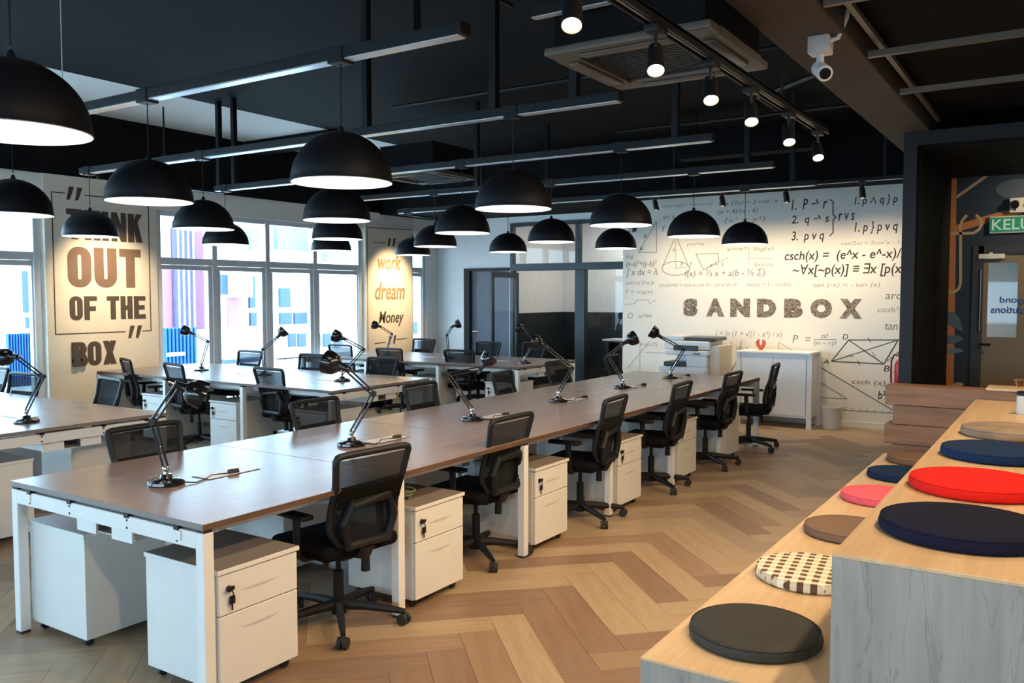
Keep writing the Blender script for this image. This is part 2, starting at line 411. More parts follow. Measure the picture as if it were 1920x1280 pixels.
# open glass door
gd = thing('door_2', (-7.90, YF-.04, 0), R(-86), kind='structure')
mb = MB()
for (a, b_, z0, z1) in ((0, .08, .02, 2.02), (.82, .9, .02, 2.02), (.08, .82, .02, .12), (.08, .82, 1.93, 2.02)): mb.box(a, b_, -.022, .022, z0, z1, bev=.004, seg=1)
mb.build('door_frame', MATS['navy_black_aluminium'], gd, smooth=False)
g = MB(); g.box(.08, .82, -.004, .004, .12, 1.93); g.build('pane', M_GLASS, gd, smooth=False)
mb = MB(); mb.tube([(.78, -.02, .8), (.78, -.07, .8), (.78, -.07, 1.75), (.78, -.02, 1.75)], .012, 8); mb.build('pull_handle', M_CHROME, gd)
# meeting room table & chair hints inside
# ---- mural wall (y = YS)
mb = MB(); mb.box(-5.42, .2, YS, YS+.2, 0, 2.975); WS = struct('wall_mural', mb, M_MURALWALL)
mb = MB(); mb.box(-5.42, -1.0, YS-.012, YS, 0, .07); struct('baseboard_mural', mb, M_MURALWALL)
# ---- right side: portal, navy wall, door, right wall
PY0 = 7.86; PY1 = 10.2
mb = MB(); mb.box(-1.22, -1.12, PY0, PY1, 0, 2.89); mb.box(-1.22, XR, PY0, PY1, 2.89, 3.0); struct('trim_portal', mb, M_PORTAL)
PF = thing('trim_fluting', kind='structure')
n = 20
for i in range(n):      # vertical flutes on the jamb, in depth
    y = PY0+.10+i*(PY1-PY0-.15)/n
    q = MB(); q.box(-1.12, -1.10, y, y+.07, 0, 2.87, bev=.006, seg=1); q.build('flute', M_FLUTE, PF, smooth=False)
for i in range(n):
    y = PY0+.10+i*(PY1-PY0-.15)/n
    q = MB(); q.box(-1.10, XR, y, y+.07, 2.868, 2.89, bev=.006, seg=1); q.build('flute', M_FLUTE, PF, smooth=False)
mb = MB(); 
DX0 = on_y(1835, 470, PY1).x; DX1 = DX0+.95; DZ = on_y(1835, 470, PY1).z
mb.box(-1.12, DX0, PY1, PY1+.15, 0, 3.0); mb.box(DX1, XR, PY1, PY1+.15, 0, 3.0); mb.box(DX0, DX1, PY1, PY1+.15, DZ, 3.0)
M_NAVY = mat('navy_mural_paint', (.013, .027, .050), .6, noise=(2.5, .2))
WN = struct('wall_right_mural', mb, M_NAVY)
mb = MB(); mb.box(XR, XR+.2, YB, 15.2, 0, ZC); struct('wall_right', mb, mat('warm_plaster', (.50, .44, .36), .8))
mb = MB(); mb.box(-1.0, XR, 10.36, 15.0, 2.9, 3.0); struct('ceiling_corridor', mb, M_WHITEWALL)
light('corridor_light', 'AREA', (-.2, 12.4, 2.85), 22, (1, .90, .74), (-.2, 12.4, 0), 1.0)

light('portal_fill_spot', 'SPOT', (.5, 9.0, 2.8), 85, WARM, (-.1, PY1, 1.9), .05, spot=R(100), blend=.8)  # added spot without a fixture, brightens the painted navy wall
# painted mural on navy wall
def YM(u, v): p = on_y(u, v, PY1); return (p.x, p.z)
def wallM(Y, x=0, z=0): return Matrix(((1, 0, 0, x), (0, 0, -1, Y), (0, 1, 0, z), (0, 0, 0, 1)))
MP = wallM(PY1-.001)
M_ORANGE = mat('orange_brown_paint', (.42, .17, .06), .6)
M_CREAMP = mat('cream_paint', (.42, .33, .23), .6)
M_LEAF = mat('slate_blue_leaf_paint', (.075, .13, .175), .6); M_LEAF2 = mat('dusty_blue_leaf_paint', (.13, .20, .26), .6)
def stroke(px, wd, th=.004):
    mb = MB(); pts = [Vector(YM(*p)) for p in px]
    L, Rr = [], []
    for i, p in enumerate(pts):
        t = (pts[min(i+1, len(pts)-1)]-pts[max(i-1, 0)]).normalized(); nn = Vector((-t.y, t.x))
        L.append(p+nn*wd/2); Rr.append(p-nn*wd/2)
    for i in range(len(pts)-1): mb.poly([L[i], L[i+1], Rr[i+1], Rr[i]], MP, th)
    return mb
stroke([(1787, 331), (1781, 728)], .072).build('painted_orange_post', M_ORANGE, WN, smooth=False)
stroke([(1793, 370), (1852, 328)], .03).build('painted_brace', M_CREAMP, WN, smooth=False)
stroke([(1789, 430), (1850, 411), (1915, 394)], .075, .005).build('painted_orange_arm', M_ORANGE, WN, smooth=False)
stroke([(1813, 403), (1805, 412), (1801, 422), (1801, 530), (1798, 541), (1790, 547), (1779, 549)], .028, .006).build('painted_hose', M_CREAMP, WN, smooth=False)
stroke([(1781, 438), (1825, 437), (1836, 430), (1841, 420), (1839, 411), (1830, 403)], .028, .006).build('painted_hose', M_CREAMP, WN, smooth=False)
def blob(px, m, name, th=.003):
    mb = MB(); mb.poly([YM(*p) for p in px], MP, th); return mb.build(name, m, WN, smooth=False)
def ell(cx, cy, rx, ry, rot=0, n=20): return [(cx+rx*math.cos(a)*math.cos(rot)-ry*math.sin(a)*math.sin(rot), cy+rx*math.cos(a)*math.sin(rot)+ry*math.sin(a)*math.cos(rot)) for a in [2*PI*k/n for k in range(n)]]
blob(ell(1915, 355, 48, 20), mat('slate_cloud_paint', (.07, .10, .145), .6), 'painted_cloud')
blob([(1773, 582), (1790, 585), (1800, 598), (1805, 622), (1795, 618), (1780, 608), (1772, 600)], M_LEAF, 'painted_leaf', .007)
blob(ell(1785, 636, 20, 8, -.1), M_LEAF, 'painted_leaf', .007); blob(ell(1785, 657, 20, 5, 0), M_LEAF2, 'painted_leaf', .007)
blob(ell(1795, 722, 12, 5, -.2), M_CREAMP, 'painted_leaf', .007)

# door in the navy wall
d3 = thing('door_3', kind='structure')
mb = MB(); e = .05
M_DKFRAME = mat('dark_bronze_frame', (.03, .032, .035), .5)
mb.box(DX0-.05, DX0+.05, PY1-.02, PY1+.1, 0, DZ+.05); mb.box(DX1-.05, DX1+.05, PY1-.02, PY1+.1, 0, DZ+.05); mb.box(DX0, DX1, PY1-.02, PY1+.1, DZ-.03, DZ+.05)
mb.build('door_frame', M_DKFRAME, d3, smooth=False)
gx0, gz1 = YM(1853, 492); gx1, gz0 = YM(1905, 633)
lx0 = DX0+.05; lx1 = DX1-.05; zt = DZ-.03
M_DOOR = mat('khaki_door_laminate', (.20, .155, .095), .5)
mb = MB(); mb.box(lx0, gx0, PY1+.02, PY1+.06, .01, zt); mb.box(gx1, lx1, PY1+.02, PY1+.06, .01, zt); mb.box(gx0, gx1, PY1+.02, PY1+.06, .01, gz0); mb.box(gx0, gx1, PY1+.02, PY1+.06, gz1, zt)
mb.build('door_panel', M_DOOR, d3, smooth=False)
g = MB(); g.box(gx0, gx1, PY1+.036, PY1+.044, gz0, gz1); g.build('pane', M_GLASS, d3, smooth=False)
hx, hz = YM(1835, 645)
mb = MB(); mb.box(hx-.025, hx+.025, PY1+.005, PY1+.02, hz-.1, hz+.1); mb.tube([(hx, PY1+.01, hz), (hx, PY1-.04, hz), (hx+.11, PY1-.045, hz)], .012); mb.build('door_handle', M_BLACK, d3)
mb = MB(); mb.tube([(hx+.0, PY1+.01, hz+.12), (hx, PY1-.03, hz+.14), (hx, PY1-.03, hz+.78), (hx, PY1+.01, hz+.8)], .011); mb.build('pull_bar', M_CHROME, d3)
tx, tz = YM(1835, 482)
mb = MB(); mb.box(tx, tx+.24, PY1-.04, PY1+.02, tz-.02, tz+.03, bev=.005); mb.box(tx+.1, tx+.13, PY1-.03, PY1, tz+.03, tz+.045); mb.build('door_closer', mat('silver_closer', (.75, .77, .8), .3), d3)
# mirrored blue lettering on the glass
M_BLUEL = mat('blue_vinyl_lettering', (.04, .11, .40), .5)
for s_, (u0, v0), wd, hh in (('beyond', (1874, 571), .30, .085), ('solutions', (1857, 587), .36, .075)):
    x, z = YM(u0, v0)
    Mm = wallM(PY1+.012, x+wd, z) @ Matrix.Diagonal((-1, 1, 1, 1))
    text_mesh('mirrored_lettering', s_, .1, M_BLUEL, Mm, d3, offset=.002, fit=(wd, hh), extrude=.001)

# ---- white ruling for the outside of the building is in the exterior section below
# ================================================================== LETTERING ON THE PIERS
XP = XW+.03
ML = Matrix(((0, 0, 1, XP), (1, 0, 0, 0), (0, 1, 0, 0), (0, 0, 0, 1)))     # local x -> +Y, local y -> Z
def ring(x0, x1, y0, y1, s_, rr, n=7):
    """rounded block O as quads; returns list of polys"""
    def rr_pts(x0, x1, y0, y1, r):
        P = []
        for (cx, cy, a0) in ((x1-r, y1-r, 0), (x0+r, y1-r, 90), (x0+r, y0+r, 180), (x1-r, y0+r, 270)):
            for k in range(n+1):
                a = R(a0+90*k/n); P.append((cx+r*math.cos(a), cy+r*math.sin(a)))
        return P
    ri = max(.001, min(rr*.5, (x1-x0)/2-s_-.001))
    o_ = rr_pts(x0, x1, y0, y1, min(rr, (x1-x0)/2-.0005)); i_ = rr_pts(x0+s_, x1-s_, y0+s_*.75, y1-s_*.75, ri)
    N = len(o_); return [[o_[k], o_[(k+1) % N], i_[(k+1) % N], i_[k]] for k in range(N)]
def glyph(ch, w, h, s_):
    B = lambda a, b, c, d: [(a, c), (b, c), (b, d), (a, d)]
    t = s_*.8
    if ch == 'T': return [B(0, w, h-t, h), B(w/2-s_/2, w/2+s_/2, 0, h)]
    if ch == 'H': return [B(0, s_, 0, h), B(w-s_, w, 0, h), B(0, w, h/2-t/2, h/2+t/2)]
    if ch == 'I': return [B(0, s_, 0, h)]
    if ch == 'N': return [B(0, s_*.85, 0, h), B(w-s_*.85, w, 0, h), [(0, h), (s_*.9, h), (w, 0), (w-s_*.9, 0)]]
    if ch == 'K': return [B(0, s_, 0, h), [(s_*.8, h*.40), (s_*.8, h*.62), (w-s_, h), (w, h)], [(s_*.9, h*.62), (s_*1.6, h*.72), (w+.0, 0), (w-s_*1.05, 0)]]
    if ch == 'O': return ring(0, w, 0, h, s_, w*.45)
    if ch == 'U':
        ro = w*.45; ri = w/2-s_-.0005; n = 8
        P = [(0, h)]+[(ro-ro*math.cos(R(90*k/n)), ro-ro*math.sin(R(90*k/n))) for k in range(n+1)]+[(w-ro+ro*math.sin(R(90*k/n)), ro-ro*math.cos(R(90*k/n))) for k in range(n+1)]+[(w, h), (w-s_, h)]
        yb = t+ri
        P += [(w/2+.0005+ri*math.cos(R(90*k/n)), yb-ri*math.sin(R(90*k/n))) for k in range(n+1)]+[(w/2-.0005-ri*math.sin(R(90*k/n)), yb-ri*math.cos(R(90*k/n))) for k in range(n+1)]+[(s_, h)]
        return [P]
    if ch == 'F': return [B(0, s_, 0, h), B(0, w, h-t, h), B(0, w*.9, h*.48-t/2, h*.48+t/2)]
    if ch == 'E': return [B(0, s_, 0, h), B(0, w, h-t, h), B(0, w*.92, h*.5-t/2, h*.5+t/2), B(0, w, 0, t)]
    if ch == 'B': return ring(0, w, h*.47, h, s_*.92, w*.33)+ring(0, w, 0, h*.53, s_*.92, w*.33)+[B(0, s_, 0, h)]
    if ch == 'X': return [[(0, h), (s_*1.05, h), (w, 0), (w-s_*1.05, 0)], [(0, 0), (s_*1.05, 0), (w, h), (w-s_*1.05, h)]]
    return []
def word(txt, y0, y1, z0, z1, m, parent, srel=.30):
    h = z1-z0; wid = {'I': .5, ' ': .55}
    tot = sum(wid.get(c, 1) for c in txt)+.13*(len(txt)-1)
    uw = (y1-y0)/tot; x = y0
    for c in txt:
        wd = uw*wid.get(c, 1)
        if c != ' ':
            mb = MB(); sw = uw*.42 if c != 'I' else wd*.86
            for iP, P in enumerate(glyph(c, wd if c != 'I' else sw, h, sw)):
                mb.poly([(x+p[0], z0+p[1]) for p in P], ML, .004+(.0006*(iP % 2 if c == 'O' else iP)))
            mb.build('letter', m, parent, smooth=False)
        x += wd+uw*.13
word('THINK', 5.43, 6.38, 2.285, 2.63, M_DKLET, WT)
word('OUT', 5.43, 6.35, 1.735, 2.20, M_BROWNLET, WT)
word('OF THE', 5.44, 6.40, 1.355, 1.63, M_DKLET, WT)
word('BOX', 5.45, 6.0, .82, 1.10, M_DKLET, WT)
def wallstrip(pts, wd, m, parent, name, Mt, th=.003):
    mb = MB()
    for ia, (a, b_) in enumerate(zip(pts, pts[1:])):
        th = .003+.0004*(ia % 2)
        a = Vector(a); b_ = Vector(b_); t = (b_-a).normalized(); nn = Vector((-t.y, t.x))*wd/2; e = t*wd/2
        mb.poly([a-nn-e, b_-nn+e, b_+nn+e, a+nn-e], Mt, th)
    return mb.build(name, m, parent, smooth=False)
wallstrip([(5.42, 2.80), (5.27, 2.80), (5.27, 1.20), (6.12, 1.20)], .012, M_DKLET, WT, 'frame_line', ML)
wallstrip([(5.66, 2.80), (6.47, 2.80), (6.47, 1.20), (6.36, 1.20)], .012, M_DKLET, WT, 'frame_line', ML)
for (a, b_, z) in ((5.44, 5.50, 2.73), (5.54, 5.60, 2.73), (6.16, 6.22, 1.12), (6.26, 6.32, 1.12)):
    mb = MB(); mb.poly([(a, z), (a+.035, z), (b_+.03, z+.15), (b_-.03, z+.15)], ML, .004); mb.build('quotation_mark', M_DKLET, WT, smooth=False)
# second pier: handwritten words on a golden panel
def pd(u, v): p = on_x(u, v, XP); return (p.y, p.z)
M_GOLD = mat('golden_brown_lettering', (.30, .20, .10), .7)
for s_, u0, u1, v0, v1, mm in (('work', 708, 752, 503, 480, M_GOLD), ('dream', 703, 759, 560, 533, M_GOLD), ('Money', 710, 757, 611, 588, M_DKLET)):
    a = pd(u0, v0); b_ = pd(u1, v0-2); c = pd(u0, v1)
    Mt = ML @ Matrix.Translation((a[0], a[1]-.02, 0))
    text_mesh('script_lettering', s_, .2, mm, Mt, WD, shear=.25, offset=.004, fit=(b_[0]-a[0], c[1]-a[1]+.06), extrude=.002)
wallstrip([pd(688, 426), pd(770, 431)], .012, M_DKLET, WD, 'frame_line', ML); wallstrip([pd(688, 426), pd(690, 655)], .010, M_DKLET, WD, 'frame_line', ML)
wallstrip([pd(702, 455), pd(721, 455)], .012, M_DKLET, WD, 'frame_line', ML); wallstrip([pd(743, 455), pd(764, 455)], .012, M_DKLET, WD, 'frame_line', ML)
wallstrip([pd(703, 644), pd(722, 641)], .012, M_DKLET, WD, 'frame_line', ML); wallstrip([pd(744, 636), pd(762, 634)], .012, M_DKLET, WD, 'frame_line', ML)
for (u, v) in ((727, 462), (736, 462), (728, 645), (737, 644)):
    a = pd(u, v); mb = MB(); mb.poly([(a[0], a[1]), (a[0]+.04, a[1]), (a[0]+.08, a[1]+.14), (a[0]+.025, a[1]+.14)], ML, .004); mb.build('quotation_mark', M_DKLET, WD, smooth=False)

# ================================================================== MURAL WALL WRITING
def PS(u, v): p = on_y(u, v, YS); return (p.x, p.z)
MS = wallM(YS)
def wtext(s_, u0, v0, u1, hpx, m=M_INK2, name='formula', shear=.15, off=0, th=.0012):
    a = PS(u0, v0); b_ = PS(u1, v0); c = PS(u0, v0-hpx)
    Mt = wallM(YS, a[0], a[1])
    return text_mesh(name, s_, .1, m, Mt, WS, shear=shear, offset=off, fit=(b_[0]-a[0], c[1]-a[1]), extrude=th)
def wline(pts, m=M_INK2, wd=.008): return wallstrip([PS(*p) for p in pts], wd, m, WS, 'diagram', MS)
# big sketched letters
def sand_mat():
    m = bpy.data.materials.new('pencil_hatched_lettering'); m.use_nodes = True; nt = m.node_tree; b = nt.nodes['Principled BSDF']; b.inputs['Roughness'].default_value = .8
    tc = nt.nodes.new('ShaderNodeTexCoord'); n = nt.nodes.new('ShaderNodeTexNoise'); n.inputs['Scale'].default_value = 26; n.inputs['Detail'].default_value = 3; n.inputs['Distortion'].default_value = 3
    nt.links.new(tc.outputs['Object'], n.inputs['Vector'])
    cr = nt.nodes.new('ShaderNodeValToRGB'); e = cr.color_ramp.elements; e[0].position = .42; e[0].color = (.07, .055, .05, 1); e[1].position = .58; e[1].color = (.36, .29, .23, 1)
    nt.links.new(n.outputs['Fac'], cr.inputs[0]); nt.links.new(cr.outputs[0], b.inputs['Base Color']); return m
M_HATCH = sand_mat()
for ch, u0, u1 in (('S', 1281, 1308), ('A', 1324, 1358), ('N', 1369, 1406), ('D', 1419, 1455), ('B', 1470, 1505), ('O', 1519, 1560), ('X', 1574, 1616)):
    a = PS(u0, 597); b_ = PS(u1, 597); c = PS(u0, 561)
    text_mesh('letter', ch, .25, M_HATCH, wallM(YS, a[0], 1.352), WS, offset=.022, fit=(b_[0]-a[0], .245), extrude=.003)
K = M_INK
wtext('1.  P → r', 1484, 394, 1551, 20, K, off=.001); wtext('2.  q → s', 1484, 424, 1554, 20, K, off=.001); wtext('3.  p v q', 1484, 456, 1545, 22, K, off=.001)
wline([(1556, 374), (1562, 378), (1562, 402), (1567, 407), (1562, 412), (1562, 436), (1556, 442)], K, .012)
wtext('r v s', 1572, 414, 1602, 14, K, off=.001); wtext('1. p ∧ q } p', 1602, 388, 1683, 20, K, off=.001); wtext('1. p } p v q', 1602, 440, 1683, 24, K, off=.001)
wtext('csch(x) =  (e^x - e^-x)/2', 1471, 493, 1700, 22, K, off=.001); wtext('~∀x[~p(x)] ≡ ∃x [p(x)]', 1486, 520, 1706, 24, K, off=.001)
wtext('tan (-x) = - tan (x)', 1525, 540, 1650, 10, M_INK3); wtext('cos(2x) = 2cos²x - 1', 1577, 462, 1686, 9, M_INK3)
wtext('arc', 1660, 561, 1690, 10); wtext('cosh²x', 1645, 585, 1695, 10, M_INK3); wtext('tan x', 1659, 618, 1700, 12)
wtext(') = ln (1 + √(1 - x²) / x)', 1340, 632, 1466, 14, M_INK3); wtext('P  =', 1486, 642, 1520, 14); wtext('n!', 1540, 634, 1552, 9); wtext('(n - r)!', 1526, 648, 1568, 10)
wline([(1526, 636), (1568, 636)], M_INK2, .005)
wline([(1559, 677), (1591, 637), (1684, 637), (1657, 682), (1559, 677)], K, .010); wline([(1559, 677), (1684, 637)], K, .008); wline([(1591, 637), (1657, 682)], K, .010)
wline([(1608, 676), (1612, 684)], K, .008); wline([(1628, 633), (1632, 641)], K, .008); wline([(1590, 665), (1600, 669)], K, .006); wline([(1635, 660), (1642, 668)], K, .006)
wtext('A', 1543, 682, 1555, 9, K); wtext('D', 1580, 636, 1590, 10, K); wtext('B', 1657, 696, 1668, 11, K)
wtext('csch (x)', 1597, 722, 1660, 12, M_INK2); wtext('b²', 1646, 748, 1660, 16, K, off=.001)
wline([(1518, 676), (1690, 778)], K, .007); wline([(1518, 744), (1588, 747), (1518, 704)], M_INK2, .006); wline([(1516, 764), (1690, 775)], M_INK2, .006)
for i in range(8): wline([(1570+i*14, 763+i), (1570+i*14, 769+i)], M_INK2, .005)
wtext('Δ(x + y) = sin θ', 1558, 808, 1668, 12, M_INK2)
wtext('sin(x) cos(y) = ½ (sin(x+y))', 1240, 391, 1335, 7, M_INK3); wtext('cos (2x) = 2 cos² x - 1', 1348, 388, 1478, 10, M_INK2); wtext('(x + 4)/(x - 6)', 1346, 404, 1421, 11, M_INK2); wtext('{x² + y²}', 1358, 420, 1436, 12, M_INK3)
wtext('sin x', 1243, 411, 1266, 8); wtext('f', 1241, 434, 1249, 12, M_INK3)
wline([(1267, 441), (1241, 503)], M_INK2, .007); wline([(1267, 441), (1293, 503)], M_INK2, .007); wline(ell(1267, 503, 26, 13)+[ell(1267, 503, 26, 13)[0]], M_INK2, .007); wline([(1267, 448), (1267, 503), (1290, 500)], M_INK3, .005)
wtext('h', 1262, 472, 1266, 7); wtext('r', 1276, 499, 1283, 7, M_INK3); wtext('y', 1292, 500, 1299, 9, M_INK3)
wline([(1305, 476), (1346, 475), (1348, 489), (1319, 506), (1305, 476)], M_INK2, .007); wline([(1319, 506), (1365, 483)], M_INK3, .006)
wtext('y=x²+z', 1287, 463, 1320, 8, M_INK3); wtext('y=x³', 1362, 472, 1400, 8, M_INK3); wtext('f(x) = ⅓ x + a(b - ⅕ Σ)', 1284, 522, 1434, 16, M_INK2)
wtext('cos(a+b) = cos a cos b - sin a sin b      sin(x) = 1 - cos(x)', 1236, 539, 1482, 8, M_INK3)
wtext('log(x)', 1414, 472, 1450, 9, M_INK3); wline([(1404, 464), (1404, 494)], M_INK3, .005); wline([(1404, 484), (1450, 484)], M_INK3, .005); wtext('f(x)=ax', 1414, 502, 1450, 10, M_INK3)
wtext('a + b', 1330, 500, 1358, 8, M_INK3)
wline([(1197, 473), (1231, 473), (1231, 415), (1197, 473)], M_INK2, .007); wtext('θ', 1199, 470, 1206, 8); wtext('2π', 1175, 436, 1196, 14, M_INK2); wtext('a', 1206, 446, 1212, 7)
wtext('log', 1174, 486, 1188, 9); wtext('(x-a)²+(y-b)²', 1174, 503, 1231, 14, M_INK2); wtext('∫ x dx = λ', 1174, 520, 1234, 17, M_INK2); wtext('sin(2x)', 1174, 535, 1225, 8, M_INK3)
wtext('F = mg(x)', 1173, 552, 1224, 9, M_INK3); wline([(1171, 571), (1190, 569), (1194, 562), (1215, 562), (1218, 569), (1230, 562)], M_INK3, .006)
wtext('O', 1177, 597, 1187, 11, M_INK3); wtext('x/∞', 1196, 596, 1222, 9, M_INK3); wtext('lim(x/2)', 1200, 650, 1232, 9, M_INK3); wtext('x·y', 1175, 640, 1188, 8, M_INK3)
wline([(1200, 640), (1200, 700)], M_INK3, .005); wline([(1176, 690), (1218, 640)], M_INK3, .005); wline([(1210, 660), (1258, 662)], M_INK3, .005)
wline([(1352, 640), (1356, 660), (1362, 680), (1370, 696), (1378, 684), (1384, 672), (1388, 655), (1390, 640)], K, .007); wline([(1371, 640), (1371, 696)], M_INK2, .005)
wtext('sin x', 1380, 655, 1404, 7, M_INK3); wline([(1420, 655), (1460, 656), (1460, 641), (1500, 665)], M_INK3, .005)
wtext('ω', 1676, 700, 1684, 8, M_INK2); wline([(1664, 676), (1690, 655)], K, .006)

# ================================================================== CEILING SERVICES
def linear_light(y, x0, x1, z, label, posts=(), joints=(), w=.075, h=.055):
    t = thing('linear_ceiling_rail', (0, 0, 0), 0, label, 'ceiling rail', 'rails hung across the ceiling')
    t.location = (x0, y, z)
    mb = MB(); mb.box(0, x1-x0, -w/2, w/2, 0, h, bev=.003, seg=1); mb.build('housing', M_BLACK, t, smooth=False)
    mb = MB(); mb.box(.01, x1-x0-.02, -w/2+.008, w/2-.008, -.006, .002); mb.build('underside_cover', M_TRACKLED, t, smooth=False)
    for p in posts:
        m2 = MB(); m2.box(p-x0-.025, p-x0+.025, -.02, .03, h, ZC-z); m2.build('hanging_post', M_BLACK, t, smooth=False)
    for p in joints:
        m2 = MB(); m2.box(p-x0-.05, p-x0+.05, -w/2-.006, w/2+.006, -.018, h+.006, bev=.004, seg=1); m2.build('joint_clamp', M_BLACK, t, smooth=False)
    return t
PX = (-3.0, -4.55, -6.08, -7.5); PYs = (1.52, 3.07, 4.6, 6.15, 7.7, 9.2)
ZR = 2.78
names_r = ['nearest ceiling rail with pale underside at upper left', 'second ceiling rail from the front with pale underside', 'third ceiling rail from the front running across the room', 'fourth ceiling rail from the front over the middle desks', 'fifth ceiling rail from the front near the mural wall']
ends = ((-7.9, -2.25), (-7.85, -2.24), (-7.9, -2.25), (-7.8, -2.25), (-7.9, -2.25))
for i, y in enumerate(PYs[1:]):
    linear_light(y, ends[i][0], ends[i][1], ZR, names_r[i], posts=((-2.55,), (-2.56, -3.15, -4.25), (-2.55, -7.6, -7.85), (-2.5, -5.5), (-2.5, -5.5))[i], joints=PX[:3]+((-7.73,) if i else ()))
t = thing('linear_ceiling_rail', (0, 0, 0), 0, 'longest thin ceiling rail just in front of the mural wall', 'ceiling rail', 'rails hung across the ceiling'); t.location = (-8.8, 10.35, 2.93)
mb = MB(); mb.box(0, 7.6, -.02, .02, 0, .04); mb.build('housing', M_BLACK, t, smooth=False)
mb = MB(); mb.box(0, 7.6, -.015, .015, -.004, .002); mb.build('underside_cover', M_TRACKLED, t, smooth=False)
for p in (1.5, 4.5, 7.0):
    m2 = MB(); m2.box(p-.015, p+.015, -.015, .015, .04, ZC-2.93); m2.build('hanging_post', M_BLACK, t, smooth=False)
for (y, x0, x1, z) in ((9.9, -5.1, -2.6, 3.05), (5.4, -1.9, -1.5, 3.4)):
    pass
# loose pipes
def pipe(pts, r, label, m=M_BLACK):
    mb = MB(); mb.tube(pts, r, 8); o = mb.build('ceiling_conduit', m); tag(o, label, 'pipe', 'conduits under the black ceiling'); return o
pipe([(-1.75, 3.2, 3.55), (-1.75, 7.6, 3.55), (-2.6, 8.3, 3.55), (-2.6, 11.0, 3.55)], .022, 'long black conduit running beside the taupe beam')
pipe([(-1.42, 6.9, 3.6), (-6.0, 6.9, 3.6)], .018, 'black conduit crossing behind the square air conditioner')
pipe([(-1.42, 8.9, 3.5), (-4.4, 8.9, 3.5)], .018, 'black conduit crossing near the mural wall')
pipe([(-4.2, 2.6, 3.70), (-3.4, 3.9, 3.70), (-3.4, 5.2, 3.70)], .016, 'short black conduit above the nearest rail')
mb = MB(); mb.box(-.8, .8, -.12, .12, -.10, .10, bev=.01); mb.cyl((-.6, 0, .09), (-.6, 0, .40), .01); mb.cyl((.6, 0, .09), (.6, 0, .40), .01); o = mb.build('fan_coil_unit', M_BLACKCEIL, loc=(-3.2, 9.8, 3.35)); tag(o, 'black ceiling fan coil box above the mural wall rail', 'air unit')
mb = MB(); mb.box(-.25, .25, -.03, .03, 0, .035); mb.cyl((.1, 0, .03), (.1, 0, .10), .02); mb.tube([(.1, 0, .1), (.1, 0, 1.1)], .004, 6); o = mb.build('light_hanger', M_WINFRAME, loc=(-5.5, 3.05, 2.84)); tag(o, 'thin wire hanger clip on top of the nearest rail', 'hanger')
pipe([(-1.5, 1.8, 3.35), (-4.0, 1.8, 3.35)], .03, 'pale conduit at the very top of the ceiling', M_TRACKLED)

# pendants
def make_pendant():
    t = thing('pendant_lamp', (0, 0, 0)); r = .245
    mb = MB(); prof = [(r+.003, 0), (r+.003, .012)]
    prof = [(r*math.cos(a), r*.97*math.sin(a)) for a in [R(90*k/14) for k in range(15)]]
    prof = [(r+.002, -.004)]+prof
    prof[-1] = (.012, r*.97)
    inner = [(p[0]-.004 if p[0] > .02 else p[0], p[1]-.004) for p in prof][::-1]
    mb.lathe(prof, 40); mb.build('shade', M_PENDANT, t)
    mb = MB(); mb.lathe([(r-.001, -.004), (r+.002, -.004)], 40); mb.build('rim', M_PENDANT, t)
    mb = MB(); mb.lathe([(p[0], p[1]) for p in inner], 40); mb.build('liner', M_LINER, t, recalc=False)
    mb = MB(); mb.lathe([(0, .008), (r-.012, .008)], 40)
    o = mb.build('diffuser', M_DIFF, t, recalc=False)
    mb = MB(); mb.lathe([(.016, r*.955), (.015, r*.97+.012), (.006, r*.97+.03), (0, r*.97+.03)], 16); mb.build('cap', M_BLACK, t)
    mb = MB(); mb.cyl((0, 0, r*.97+.04), (0, 0, ZR-2.2-.006), .0035, n=6); mb.build('cord', M_BLACK, t)
    return t
pen0 = None
gridp = [(0, 0), (0, 1), (0, 2), (0, 3), (0, 4), (0, 5), (1, 1), (1, 2), (1, 3), (1, 4), (1, 5), (2, 1), (2, 2), (2, 3), (2, 4), (2, 5), (3, 1), (3, 2), (3, 3), (3, 4), (3, 5)]
cols = ['right-hand', 'second-from-right', 'third-from-right', 'left-hand']
ordn = ['frontmost', 'front', 'second', 'third', 'fourth', 'fifth']
plabel = {(0, 0): 'huge black dome pendant cropped by the top left edge', (0, 1): 'large black dome pendant over the front of the long desk, nearest fully seen',
 (0, 2): 'black dome pendant left of the mural wall edge, second in the long desk line', (0, 3): 'black dome pendant before the mural wall left part, third along the long desk',
 (0, 4): 'black dome pendant hanging before the cone drawing of the mural', (0, 5): 'small black dome pendant hanging rightmost before the mural',
 (1, 1): 'large black dome pendant between the brown word pier and the big window', (1, 2): 'black dome pendant directly behind the large central one',
 (1, 3): 'black dome pendant in front of the white far wall corner', (1, 4): 'black dome pendant in front of the glass transom window',
 (1, 5): 'small black dome pendant at the left edge of the mural wall, below a larger one', (2, 1): 'black dome pendant cut by the left edge before the first window',
 (2, 2): 'black dome pendant before the left bay of the big window', (2, 3): 'black dome pendant third down in the stack before the window', (2, 4): 'small black dome pendant before the right edge of the golden pier',
 (2, 5): 'smallest black dome pendant before the white wall above the slate door', (3, 1): 'black dome pendant out at the far left side', (3, 2): 'black dome pendant covering part of the word THINK',
 (3, 3): 'black dome pendant half hidden behind another before the big window', (3, 4): 'black dome pendant lowest in the stack before the window', (3, 5): 'small black dome pendant overlapping the top of the golden script pier'}
def PP(i, j):   # the left-hand line hangs slightly nearer, as in the photo
    x = PX[i]; y = PYs[j]
    if i == 3: x = {2: -7.74, 3: -7.76, 4: -7.72, 5: -7.66}.get(j, x)
    return x, y
